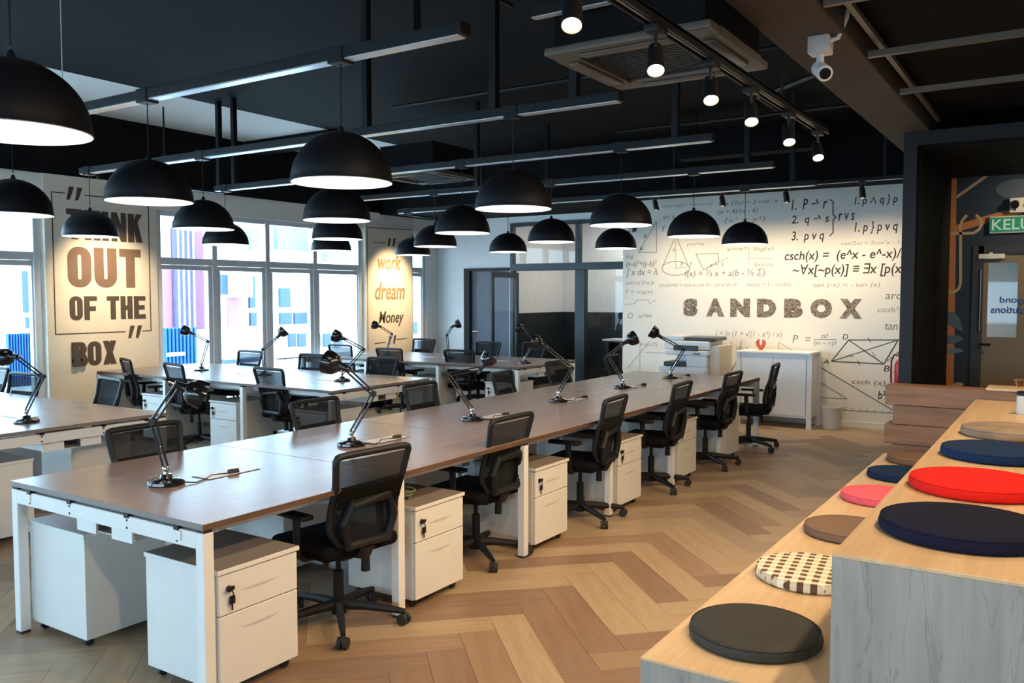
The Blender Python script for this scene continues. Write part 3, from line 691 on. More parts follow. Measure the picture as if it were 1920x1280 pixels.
for (i, j) in gridp:
    if (i, j) == (3, 1): continue
    x, y = PP(i, j)
    if pen0 is None: pen0 = make_pendant(); o = pen0
    else: o = copy_tree(pen0)
    o.location = (x, y, 2.2); o['label'] = plabel[(i, j)]; o['category'] = 'pendant lamp'; o['group'] = 'black dome pendants hung in lines under the ceiling'

# air conditioning cassettes
M_AC = mat('charcoal_cassette_plastic', (.06, .058, .055), .38); M_AC2 = mat('worn_cassette_plastic', (.10, .09, .075), .4)
def cassette(loc, label, body=True):
    t = thing('ceiling_cassette', loc, 0, label, 'air conditioner', 'square ceiling air conditioners')
    a = .42
    mb = MB(); mb.box(-a, a, -a, -a+.13, 0, .04, bev=.012); mb.box(-a, a, a-.13, a, 0, .04, bev=.012); mb.box(-a, -a+.13, -a+.13, a-.13, 0, .04); mb.box(a-.13, a, -a+.13, a-.13, 0, .04)
    mb.build('panel', M_AC2, t, smooth=False)
    for k in range(4):
        q = MB(); Mk = Matrix.Rotation(k*PI/2, 4, 'Z')
        q.box(-.25, .25, -a+.045, -a+.105, -.012, .0, bev=.008, M=Mk); q.build('louver', M_AC2, t)
    mb = MB()
    for k in range(15): mb.box(-a+.14, a-.14, -a+.145+k*.037, -a+.165+k*.037, .012, .02)
    mb.box(-a+.13, a-.13, -a+.13, a-.13, .022, .03); mb.build('grille', M_BLACK, t, smooth=False)
    mb = MB(); mb.box(-a+.04, a-.04, -a+.04, a-.04, .04, .34); mb.build('body', M_BLACKCEIL, t, smooth=False)
    return t
cassette((-1.76, 4.03, 2.80), 'large square ceiling air conditioner panel near the taupe beam')
cassette((-6.25, 7.78, 2.98), 'small distant square ceiling air conditioner behind the rails')
t = thing('ceiling_rail_short', (-2.1, 3.55, 2.97), 0, 'short pale-bottomed rail just above the big air conditioner', 'ceiling rail')
mb = MB(); mb.box(-.1, .9, -.025, .025, 0, .05); mb.build('housing', M_BLACK, t, smooth=False); mb = MB(); mb.box(-.1, .9, -.02, .02, -.005, .001); mb.build('underside_cover', M_TRACKLED, t, smooth=False)
m2 = MB(); m2.box(.35, .40, -.02, .02, .05, ZC-2.97); m2.build('hanging_post', M_BLACK, t, smooth=False)

# track with spots along the beam
tr = thing('spotlight_track', (-1.40, 0, 2.70), 0, 'black spotlight track running beside the taupe beam', 'track')
tr.location = (-1.40, 2.3, 2.70)
mb = MB(); mb.box(-.03, -.02, 0, 3.6, 0, .035); mb.box(.02, .03, 0, 3.6, 0, .035); mb.box(-.03, .03, 0, 3.6, .025, .04); mb.build('channel', M_BLACK, tr, smooth=False)
mb = MB(); mb.box(-.012, -.006, 0, 3.6, .01, .016); mb.box(.006, .012, 0, 3.6, .01, .016); mb.build('conductor', M_TRACKLED, tr, smooth=False)
for y in (.5, 2.6): m2 = MB(); m2.cyl((0, y, .04), (0, y, ZC-2.70), .008, n=8); m2.build('drop_rod', M_BLACK, tr)
M_BULB = mat('lit_warm_bulb', (1, .85, .6), .5, emit=((1, .80, .48), 28))
def spot_fixture(loc, tgt, label, group, lit=True, sc=1):
    t = thing('track_spotlight', loc, 0, label, 'spotlight', group)
    mb = MB(); mb.box(-.03, .03, -.05, .05, -.03, 0, bev=.004); mb.cyl((0, 0, -.03), (0, 0, -.10), .008, n=8); mb.build('bracket', M_BLACK, t)
    d = (Vector(tgt)-Vector(loc)-Vector((0, 0, -.13))).normalized(); c = Vector((0, 0, -.13))
    q = d.to_track_quat('Z', 'Y').to_matrix().to_4x4(); q.translation = c
    mb = MB(); mb.lathe([(0, -.07), (.026, -.07), (.032, -.05), (.036, .06), (.033, .06), (.030, .02), (0, .02)], 20, M=q); mb.build('lamp_head', M_BLACK, t)
    if lit:
        mb = MB(); mb.lathe([(0, .072), (.018, .066), (.03, .05), (.031, .035), (0, .03)], 16, M=q); mb.build('bulb', M_BULB, t)
    return t
ys = [2.5, 3.17, 3.78, 4.36, 5.05, 5.72]
lab = ['brightest lit track spotlight at the top beside the rail end', 'second lit track spotlight below the air conditioner centre', 'third lit track spotlight at the air conditioner corner', 'fourth lit track spotlight from the top', 'fifth lit track spotlight from the top', 'sixth and smallest lit track spotlight']
for i, y in enumerate(ys):
    tg = (-.2, y+.1-.9, .5) if i % 2 else (-1.0, y-1.3, .4)
    spot_fixture((-1.40, y, 2.70), (-.9, y-1.0, .8), lab[i], 'lit spotlights on the track beside the beam')
    light('track_spot_light', 'SPOT', (-1.35, y-.08, 2.52), 38, (1, .72, .44), (-2.5, y-.2, .3), .04, spot=R(110), blend=.8)
# wall washers before mural
xs = (-4.55, -3.66, -2.88, -2.03)
lab = ['leftmost black wall spotlight above the mural', 'second black wall spotlight above the mural from the left', 'third black wall spotlight above the mural from the left', 'rightmost black wall spotlight above the mural']
for i, x in enumerate(xs):
    spot_fixture((x, 10.35, 2.93), (x, YS, 1.3), lab[i], 'unlit-looking spotlights above the mural', lit=False, sc=1)
    light('wall_wash_light', 'SPOT', (x, 10.33, 2.74), 62, (1, .77, .49), (x+.03, YS, 1.15), .05, spot=R(120), blend=1)
# pier spots on a short track by the windows
t2 = thing('spotlight_track', (-8.6, 5.2, 2.86), 0, 'short black spotlight track before the word pier', 'track'); mb = MB(); mb.box(-.02, .02, 0, 1.6, 0, .03); mb.build('channel', M_BLACK, t2, smooth=False)
m2 = MB(); m2.cyl((0, .8, .03), (0, .8, ZC-2.86), .01, n=8); m2.build('drop_rod', M_BLACK, t2)
t2 = thing('spotlight_track', (-8.6, 10.0, 2.86), 0, 'short black spotlight track before the golden script pier', 'track'); mb = MB(); mb.box(-.02, .02, 0, 1.8, 0, .03); mb.build('channel', M_BLACK, t2, smooth=False)
m2 = MB(); m2.cyl((0, .9, .03), (0, .9, ZC-2.86), .01, n=8); m2.build('drop_rod', M_BLACK, t2)
spot_fixture((-8.6, 5.6, 2.86), (XW, 5.85, 1.9), 'black spotlight aimed at the word pier', 'spotlights by the window wall', False)
spot_fixture((-8.6, 10.9, 2.86), (XW, 10.95, 1.9), 'black spotlight aimed at the golden script pier', 'spotlights by the window wall', False)
light('pier_spot_light', 'SPOT', (-8.62, 5.72, 2.70), 190, (1, .77, .46), (XW, 5.9, 1.6), .05, spot=R(72), blend=1)
light('pier_spot_light', 'SPOT', (-8.62, 10.93, 2.70), 330, (1, .72, .38), (XW, 10.95, 1.6), .05, spot=R(66), blend=1)

# cctv
t = thing('security_camera', (-.92, 4.15, 3.0), 0, 'white security camera with junction box under the taupe beam', 'camera')
t.location = (-1.15, 4.72, 3.0); t.scale = (.9, .9, .9)
M_CCTV = mat('white_camera_plastic', (.72, .73, .72), .4)
mb = MB(); mb.box(-.06, .06, -.06, .06, -.10, -.0, bev=.008); mb.build('junction_box', M_CCTV, t)
mb = MB(); mb.cyl((0, 0, -.10), (0, 0, -.17), .022); mb.cyl((0, 0, -.17), (.02, -.02, -.19), .03); mb.build('bracket', M_CCTV, t)
mb = MB(); mb.cyl((-.015, .03, -.17), (.05, -.09, -.235), .042, .045, n=20); mb.build('camera_body', M_CCTV, t)
mb = MB(); mb.cyl((.05, -.09, -.235), (.054, -.096, -.238), .032, n=20); mb.build('lens', M_GLOSSBLACK, t)
mb = MB(); mb.tube([(.05, 0, -.03), (.10, .0, -.02), (.12, -.0, .03), (.145, -.0, .09), (.15, 0, .16), (.14, 0, .24)], .013, 8); mb.build('cable', M_CCTV, t)
# right ceiling grid bars
M_BARLIT = mat('bronze_bar_edge', (.13, .11, .085), .4)
for i, (y, lab_) in enumerate(((4.24, 'front metal bar of the right ceiling grid'), (5.28, 'middle metal bar of the right ceiling grid'), (6.35, 'rear metal bar of the right ceiling grid'))):
    mb = MB(); mb.box(0, XR+1.02, -.018, .018, 0, .035); o = mb.build('ceiling_grid_bar', M_BARLIT, loc=(-1.02, y, 3.0), smooth=False); tag(o, lab_, 'ceiling bar', 'bars of the ceiling grid on the right')
mb = MB(); mb.box(-.015, .015, 0, 3.9, 0, .03); o = mb.build('ceiling_grid_bar', M_BARLIT, loc=(-.96, 3.95, 3.06), smooth=False); tag(o, 'long metal bar of the right ceiling grid parallel to the beam', 'ceiling bar', 'bars of the ceiling grid on the right')
mb = MB(); mb.box(-1.03, XR, YB, PY0, 3.12, 3.2); struct('ceiling_cafe', mb, M_BLACKCEIL)

# exit sign and emergency light on navy wall
ex0, ez1 = YM(1856, 407); _, ez0 = YM(1856, 438)
t = thing('exit_sign', (ex0, PY1-.03, ez0), 0, 'green exit sign reading KELUAR above the khaki door', 'sign')
mb = MB(); mb.box(0, .62, -.02, .02, 0, ez1-ez0, bev=.004); mb.build('housing', M_WSTEEL, t, smooth=False)
mb = MB(); mb.box(.008, .612, -.025, -.02, .01, ez1-ez0-.01); mb.build('green_face', mat('green_sign_face', (.02, .22, .13), .4, emit=((.02, .30, .17), .12)), t, smooth=False)
text_mesh('letters', 'KELUAR', .1, mat('sign_letters', (.32, .6, .45), .5, emit=((.6, .9, .75), .15)), Matrix(((1, 0, 0, .025), (0, 0, -1, -.026), (0, 1, 0, .03), (0, 0, 0, 1))), t, offset=.001, fit=(.56, (ez1-ez0)-.06), extrude=.001)
ax, az = YM(1893, 400)
t = thing('emergency_light', (ax, PY1-.04, az), 0, 'white twin-head emergency light box over the exit sign', 'emergency light')
mb = MB(); mb.box(0, .26, -.04, .04, 0, .15, bev=.01); mb.build('housing', M_CCTV, t)
mb = MB(); mb.cyl((.05, -.04, .09), (.05, -.09, .07), .038, n=20); mb.cyl((.05, -.04, .02), (.05, -.05, .06), .008); mb.build('lamp_head', M_BLACK, t)
mb = MB(); mb.cyl((.2, -.04, .09), (.2, -.09, .07), .038, n=20); mb.build('lamp_head', M_BLACK, t)

# ================================================================== DESKS
TW = 1.46
def desk(loc, rz, n, ml, label):
    t = thing('bench_desk', loc, rz, label, 'desk', 'walnut-topped bench desks')
    for i in range(n):
        q = MB(); g = .002
        q.box(i*ml+g, (i+1)*ml-g, -TW/2, TW/2, .725, .75, bev=.0015, seg=1); q.bm.faces.ensure_lookup_table()
        for f in q.bm.faces:
            c = f.calc_center_median(); nn = f.normal
            q.bm.normal_update()
        for f in q.bm.faces:
            if abs(f.normal.y) > .7: f.material_index = 1
            elif abs(f.normal.x) > .7: f.material_index = 2
        q.build('tabletop', [M_DESK, M_DESKEDGE, M_DESKEND], t, smooth=False)
        # cable flap and tray
        cx = (i+.5)*ml+.10
        q = MB(); q.box(cx-.15, cx+.15, -.06, .06, .7502, .754, bev=.001, seg=1); q.build('cable_flap', mat('brushed_flap', (.62, .57, .55), .35), t, smooth=False)
        q = MB(); q.box(cx-.158, cx+.158, -.068, -.060, .7501, .7515); q.box(cx-.158, cx+.158, .060, .068, .7501, .7515); q.box(cx-.158, cx-.15, -.068, .068, .7501, .7515); q.box(cx+.15, cx+.158, -.068, .068, .7501, .7515); q.build('flap_gap', M_BLACK, t, smooth=False)
        q = MB(); x0 = i*ml+.08; x1 = (i+1)*ml-.08
        q.box(x0, x1, -.16, -.155, .58, .70); q.box(x0, x1, .155, .16, .58, .70); q.box(x0, x1, -.16, .16, .575, .58); q.build('cable_tray', M_WSTEEL, t, smooth=False)
    for s_ in (-1, 1):
        q = MB(); q.box(.0, n*ml, s_*(TW/2-.16)-.02, s_*(TW/2-.16)+.02, .665, .705); q.build('long_rail', M_WSTEEL, t, smooth=False)
    for i in range(n+1):
        x = i*ml+(.03 if i == 0 else (-.03 if i == n else 0))
        q = MB(); q.box(x-.025, x+.025, -TW/2+.05, TW/2-.05, .645, .712, bev=.003, seg=1); q.build('cross_beam', M_WSTEEL, t, smooth=False)
        q = MB()
        for v in (-.56, -.22, .22, .56):
            for z in (.662, .695): q.cyl((x-.0265, v, z), (x+.0265, v, z), .006, n=8)
            q.box(x-.03, x+.03, v-.015, v+.015, .705, .725)
        q.build('bolts', M_BLACK, t)['kind'] = 'stuff'
        for s_ in (-1, 1):
            y = s_*(TW/2-.028)
            q = MB(); q.box(x-.025, x+.025, y-.025, y+.025, .012, .712, bev=.003, seg=1); lg = q.build('leg', M_WSTEEL, t, smooth=False)
            q = MB(); q.box(x-.022, x+.022, y-.022, y+.022, 0, .012); q.build('foot', M_RUBBER, lg, smooth=False)
            q = MB(); q.box(x-.02, x+.02, y-.024, y+.024, .712, .725); q.build('spacer', M_RUBBER, lg, smooth=False)
        if 0 < i < n:
            for s_ in (-1, 1):
                q = MB(); q.box(x-.04, x+.04, s_*.18-.08, s_*.18+.08, .53, .645); q.build('tray_bracket', M_WSTEEL, t, smooth=False)
        if i in (0, n):
            sx = 1 if i == 0 else -1
            for v in (-.14, .13): q = MB(); q.box(min(x, x+sx*.01), max(x, x+sx*.01), v-.075, v+.075, .585, .645); q.build('end_plate', M_WSTEEL, t, smooth=False)
    return t
ML1 = 1.19
desk((-3.55, 2.10, 0), PI/2, 6, ML1, 'long walnut-topped white-framed bench desk crossing the room from lower left')
ML2 = 1.28
YC = {'A': 3.27, 'B': 6.47, 'C': 9.62}
desk((-5.77, YC['A'], 0), PI, 3, ML2, 'walnut-topped bench desk at the left edge before the word pier')
desk((-5.77, YC['B'], 0), PI, 3, ML2, 'bright window-lit bench desk before the big window')
desk((-5.72, YC['C'], 0), PI, 3, ML2, 'farthest bench desk before the slate door and golden pier')

# pedestals
def make_ped():
    t = thing('drawer_pedestal')      # front faces +X, origin centre on floor
    w = .21; d = .24
    mb = MB(); mb.box(-d, d-.02, -w, w, .045, .525, bev=.002, seg=1); mb.build('body', M_WLAM, t, smooth=False)
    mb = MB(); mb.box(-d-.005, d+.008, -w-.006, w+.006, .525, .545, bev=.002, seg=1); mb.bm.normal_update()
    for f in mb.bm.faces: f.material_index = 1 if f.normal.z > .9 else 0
    mb.build('top_panel', [M_WLAM, mat('taupe_shaded_top', (.23, .20, .175), .4)], t, smooth=False)  # top colour mixes brownish laminate with the desk's shade
    for (z0, z1) in ((.355, .520), (.05, .350)):
        mb = MB(); mb.box(d-.018, d, -w+.003, w-.003, z0, z1, bev=.002, seg=1); dr = mb.build('drawer', M_WLAM, t, smooth=False)
        zc = (z0+z1)/2+(.0 if z1 > .5 else .08)
        mb = MB(); n = 14; top = []; bot = []
        pts = [(-.10+.2*k/n, .010*math.sin(PI*k/n)) for k in range(n+1)]
        for k in range(n):
            a, b_ = pts[k], pts[k+1]
            mb.bm.faces.new([mb.bm.verts.new((d+.001, yy, zc+zz)) for yy, zz in ((a[0], -a[1]-.001), (b_[0], -b_[1]-.001), (b_[0], b_[1]*.2+.001), (a[0], a[1]*.2+.001))])
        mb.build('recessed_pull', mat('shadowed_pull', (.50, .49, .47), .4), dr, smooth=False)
    mb = MB(); mb.cyl((d, -.16, .46), (d+.012, -.16, .46), .013, n=14); mb.box(d+.012, d+.02, -.178, -.142, .455, .472, bev=.003); mb.build('lock', M_BLACK, t)
    mb = MB(); mb.tube([(d+.016, -.155, .46), (d+.018, -.15, .44), (d+.016, -.148, .425)], .0025, 6); mb.box(d+.006, d+.014, -.163, -.135, .395, .43, bev=.004); mb.box(d+.008, d+.011, -.153, -.146, .37, .396); mb.build('key', M_BLACK, t)
    for sx in (-1, 1):
        for sy in (-1, 1):
            mb = MB(); x = sx*(d-.05); y = sy*(w-.04)
            mb.cyl((x-.008, y, .022), (x+.008, y, .022), .022, n=14); mb.cyl((x, y, .022), (x, y, .047), .008, n=8); mb.build('caster', M_RUBBER, t)
    return t
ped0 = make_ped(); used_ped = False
def ped(loc, rz, label):
    global used_ped
    if not used_ped:
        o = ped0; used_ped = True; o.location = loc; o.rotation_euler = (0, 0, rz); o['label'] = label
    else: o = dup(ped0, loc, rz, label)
    o['category'] = 'pedestal'; o['group'] = 'white drawer pedestals under the desks'; return o
ordw = ['nearest', 'second', 'third', 'fourth', 'fifth', 'farthest']
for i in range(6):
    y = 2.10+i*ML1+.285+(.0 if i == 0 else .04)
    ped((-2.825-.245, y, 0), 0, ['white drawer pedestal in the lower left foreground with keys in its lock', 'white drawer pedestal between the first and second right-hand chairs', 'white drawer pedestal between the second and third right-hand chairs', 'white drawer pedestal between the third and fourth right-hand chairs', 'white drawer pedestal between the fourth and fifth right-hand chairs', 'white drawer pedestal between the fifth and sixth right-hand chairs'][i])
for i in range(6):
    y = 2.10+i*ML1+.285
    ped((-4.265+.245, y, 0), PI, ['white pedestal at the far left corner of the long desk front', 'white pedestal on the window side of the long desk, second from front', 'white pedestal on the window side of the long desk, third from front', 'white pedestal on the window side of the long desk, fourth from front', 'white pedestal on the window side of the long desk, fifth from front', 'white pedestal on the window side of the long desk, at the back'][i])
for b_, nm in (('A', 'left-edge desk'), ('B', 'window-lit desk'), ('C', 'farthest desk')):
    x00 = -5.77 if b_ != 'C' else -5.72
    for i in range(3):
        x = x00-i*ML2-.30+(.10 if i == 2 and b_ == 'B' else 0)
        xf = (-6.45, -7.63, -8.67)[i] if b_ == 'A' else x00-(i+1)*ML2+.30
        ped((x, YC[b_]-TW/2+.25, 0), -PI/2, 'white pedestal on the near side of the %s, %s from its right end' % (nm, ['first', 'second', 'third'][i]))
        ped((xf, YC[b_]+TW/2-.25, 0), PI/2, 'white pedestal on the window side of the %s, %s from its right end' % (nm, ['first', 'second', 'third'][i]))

# ================================================================== CHAIRS
def by(z):    # backrest centre line, y as function of z
    t = (z-.44)/.48
    return -.195-.035*math.sin(min(1, t*1.5)*PI)*(-1)*.6-.085*t**1.3
def hw(z):    # half width
    K = [(.42, .13), (.47, .155), (.54, .205), (.62, .205), (.72, .205), (.82, .218), (.885, .228), (.90, .226)]
    for (a, b_), (c, d) in zip(K, K[1:]):
        if a <= z <= c: return b_+(d-b_)*(z-a)/(c-a)
    return K[-1][1] if z > .89 else K[0][1]
def make_chair():
    t = thing('office_chair')
    # five-star base
    mb = MB()
    mb.cyl((0, 0, .055), (0, 0, .125), .038, .032, n=16)
    for k in range(5):
        a = 2*PI*k/5+PI/2
        c, s_ = math.cos(a), math.sin(a)
        mb.tube([(c*.02, s_*.02, .098), (c*.12, s_*.12, .094), (c*.26, s_*.26, .078), (c*.335, s_*.335, .066)], [.030, .025, .020, .015], 8, flat=.8)
    mb.build('star_base', M_PLASTIC, t)
    for k in range(5):
        a = 2*PI*k/5+PI/2; c, s_ = math.cos(a)*.33, math.sin(a)*.33
        q = MB(); ax = Vector((math.cos(a+1.1), math.sin(a+1.1), 0)); p = Vector((c, s_, .028))
        q.cyl(p-ax*.024, p-ax*.006, .028, n=18); q.cyl(p+ax*.006, p+ax*.024, .028, n=18); q.cyl(p+Vector((0, 0, .0)), p+Vector((0, 0, .036)), .010, n=8); q.sph(p+Vector((0, 0, .012)), .02, 8)
        q.build('caster', M_RUBBER, t)
    mb = MB(); mb.cyl((0, 0, .12), (0, 0, .27), .027, n=16); mb.cyl((0, 0, .27), (0, 0, .37), .014, n=12); mb.build('gas_lift', M_BLACK, t)
    mb = MB(); mb.box(-.08, .08, -.13, .10, .355, .395, bev=.01); mb.build('tilt_mechanism', M_PLASTIC, t)
    mb = MB(); mb.cyl((.075, -.12, .36), (.075, -.12, .275), .020, .023, n=16); mb.build('tension_knob', M_PLASTIC, t)
    mb = MB(); mb.tube([(.08, 0, .375), (.22, .0, .37), (.27, .0, .372)], .007, 8); mb.build('lift_lever', M_PLASTIC, t)
    # seat
    mb = MB(); mb.box(-.235, .235, -.20, .255, .39, .46, bev=.033, seg=4)
    for v in mb.bm.verts:
        if v.co.z > .43: v.co.z += .012*(1-((v.co.x/.24)**2))
        if v.co.y > .2: v.co.z -= .25*(v.co.y-.2)
    mb.build('seat', M_FABRIC, t)
    # back frame
    zs = [.47+.415*k/14 for k in range(15)]
    pts = [(hw(z), by(z)+.02*(hw(z)/.2)**2*.0, z) for z in zs]
    top = [(.222*math.copysign(abs(math.cos(a))**.35, math.cos(a)), by(.90), .893+.014*math.sin(a)**.5) for a in [R(180*k/12) for k in range(1, 12)]]
    left = [(-p[0], p[1], p[2]) for p in pts][::-1]
    bot = [(-.07, by(.45), .445), (.07, by(.45), .445)]
    mb = MB(); mb.tube(pts+top+left+bot, .017, 10, closed=True); mb.build('back_frame', M_PLASTIC, t)
    # mesh panel
    mb = MB(); rows = []
    for z in zs:
        rows.append([mb.bm.verts.new((hw(z)*(2*i/8-1), by(z)-.018*(1-(2*i/8-1)**2), z)) for i in range(9)])
    for A, B in zip(rows, rows[1:]):
        for i in range(8): mb.bm.faces.new((A[i], A[i+1], B[i+1], B[i]))
    mb.build('mesh_back', M_MESH, t)
    # lumbar band and U bracket behind mesh
    mb = MB(); zz = [.575, .60, .66, .70]
    rows = []
    for z in [.645+.10*k/6 for k in range(7)]:
        rows.append([mb.bm.verts.new((hw(z)*.98*(2*i/8-1), by(z)-.030-.004*(1-(2*i/8-1)**2), z)) for i in range(9)])
    for A, B in zip(rows, rows[1:]):
        for i in range(8): mb.bm.faces.new((A[i], A[i+1], B[i+1], B[i]))
    bmesh.ops.solidify(mb.bm, geom=mb.bm.faces[:], thickness=.008); mb.build('lumbar_support', M_PLASTIC, t)
    mb = MB(); mb.tube([(-.115, by(.665)-.035, .665), (-.155, by(.57)-.045, .57), (-.125, by(.47)-.035, .462), (.125, by(.47)-.035, .462), (.155, by(.57)-.045, .57), (.115, by(.665)-.035, .665)], .026, 10, closed=True); mb.tube([(0, -.1, .38), (0, -.2, .39), (0, by(.44)-.03, .44)], .022, 8, flat=2.0); mb.build('back_bracket', M_PLASTIC, t)
    # backrest lower pad (solid lower part of back)
    for s_ in (-1, 1):
        mb = MB(); x = s_*.262
        mb.tube([(s_*.10, -.02, .385), (s_*.22, -.02, .385), (x, -.02, .41), (x, -.02, .50), (x, -.015, .59)], .017, 8, flat=1.3); mb.build('arm_post', M_PLASTIC, t)
        mb = MB(); mb.box(x-.035, x+.035, -.11, .13, .59, .615, bev=.011, seg=3); mb.build('armrest', M_PLASTIC, t)
    return t
ch0 = make_chair(); used_ch = False
def chair(back, face, label, group):
    """back = (x, y) of the top of the backrest, face = heading angle of the sitter (0 = +Y)"""
    global used_ch
    off = .285
    loc = (back[0]-math.sin(face)*off, back[1]+math.cos(face)*off, 0)
    if not used_ch:
        o = ch0; used_ch = True; o.location = loc; o.rotation_euler = (0, 0, face); o['label'] = label
    else: o = dup(ch0, loc, face, label)
    o['category'] = 'chair'; o['group'] = group
G1 = 'black mesh chairs along the right side of the long desk'
lb = ['nearest black mesh office chair in the foreground', 'second black mesh chair from the front, right side of the long desk', 'third black mesh chair from the front, right side of the long desk', 'fourth black mesh chair from the front, right side of the long desk', 'fifth black mesh chair from the front, right side of the long desk', 'farthest black mesh chair before the white cabinet']
for i, (x, y, a) in enumerate([(-2.76, 3.03, 84), (-2.82, 4.33, 90), (-2.72, 5.54, 96), (-2.70, 6.76, 94), (-2.65, 7.9, 90), (-2.60, 9.1, 98)]):
    chair((x, y), R(a), lb[i], G1)
G2 = 'black mesh chairs along the window side of the long desk'
lb = ['black mesh chair behind the first lamp of the long desk', 'black mesh chair behind the second lamp of the long desk', 'black mesh chair on window side, third from the front of the long desk', 'black mesh chair on window side, fourth from the front of the long desk', 'black mesh chair on window side, fifth from the front of the long desk', 'black mesh chair on window side at the back, before the dark glass room']
for i, (x, y, a) in enumerate([(-4.39, 2.89, -90), (-4.45, 4.25, -88), (-4.53, 5.51, -86), (-4.56, 6.78, -80), (-4.78, 8.2, -92), (-4.68, 9.35, -84)]):
    chair((x, y), R(a), lb[i], G2)
G3 = 'black mesh chairs around the window-side desks'
for (x, y, a, l) in [(-7.07, 4.36, 172, 'black mesh chair facing us under the word BOX'), (-8.19, 4.2, 186, 'black mesh chair facing us at the left edge before the first window'), (-9.13, 4.4, 180, 'black mesh chair cut off by the left edge'),
                     (-9.05, 5.74, -20, 'tall black mesh chair beside the word BOX, seen from behind'), (-8.0, 5.62, -12, 'black mesh chair right of the word pier, seen from behind'), (-6.72, 5.80, -4, 'black mesh chair in the middle of the window-lit desk, seen from behind'),
                     (-9.0, 7.5, 180, 'black mesh chair facing us across the window-lit desk, leftmost'), (-7.85, 7.5, 178, 'black mesh chair facing us across the window-lit desk, middle'), (-6.72, 7.52, 180, 'black mesh chair facing us across the window-lit desk, rightmost'),
                     (-8.98, 9.1, 0, 'black mesh chair seen from behind at the farthest desk, leftmost'), (-7.82, 8.86, 0, 'black mesh chair seen from behind before the golden pier'), (-6.79, 9.08, 6, 'black mesh chair seen from behind before the slate door'),
                     (-9.0, 11.1, 180, 'black mesh chair facing us beside the narrow window'), (-7.6, 10.95, 180, 'black mesh chair facing us before the slate door'), (-6.9, 11.2, 170, 'black mesh chair facing us before the glass room door')]:
    chair((x, y), R(a), l, G3)
for (x, y, a, l) in [(-5.62, 12.95, 150, 'black chair inside the dark glass room')]:
    chair((x, y), R(a), l, G3)
t = thing('meeting_counter', (-6.0, 13.3, 0), 0, 'dark high counter with pale top inside the glass room', 'table')
mb = MB(); mb.box(-.7, .7, -.25, .25, .86, .89, bev=.003); mb.build('tabletop', M_WLAM, t, smooth=False)
mb = MB(); mb.box(-.65, -.6, -.2, .2, 0, .86); mb.build('leg', M_BLACK, t, smooth=False); mb = MB(); mb.box(.6, .65, -.2, .2, 0, .86); mb.build('leg', M_BLACK, t, smooth=False)

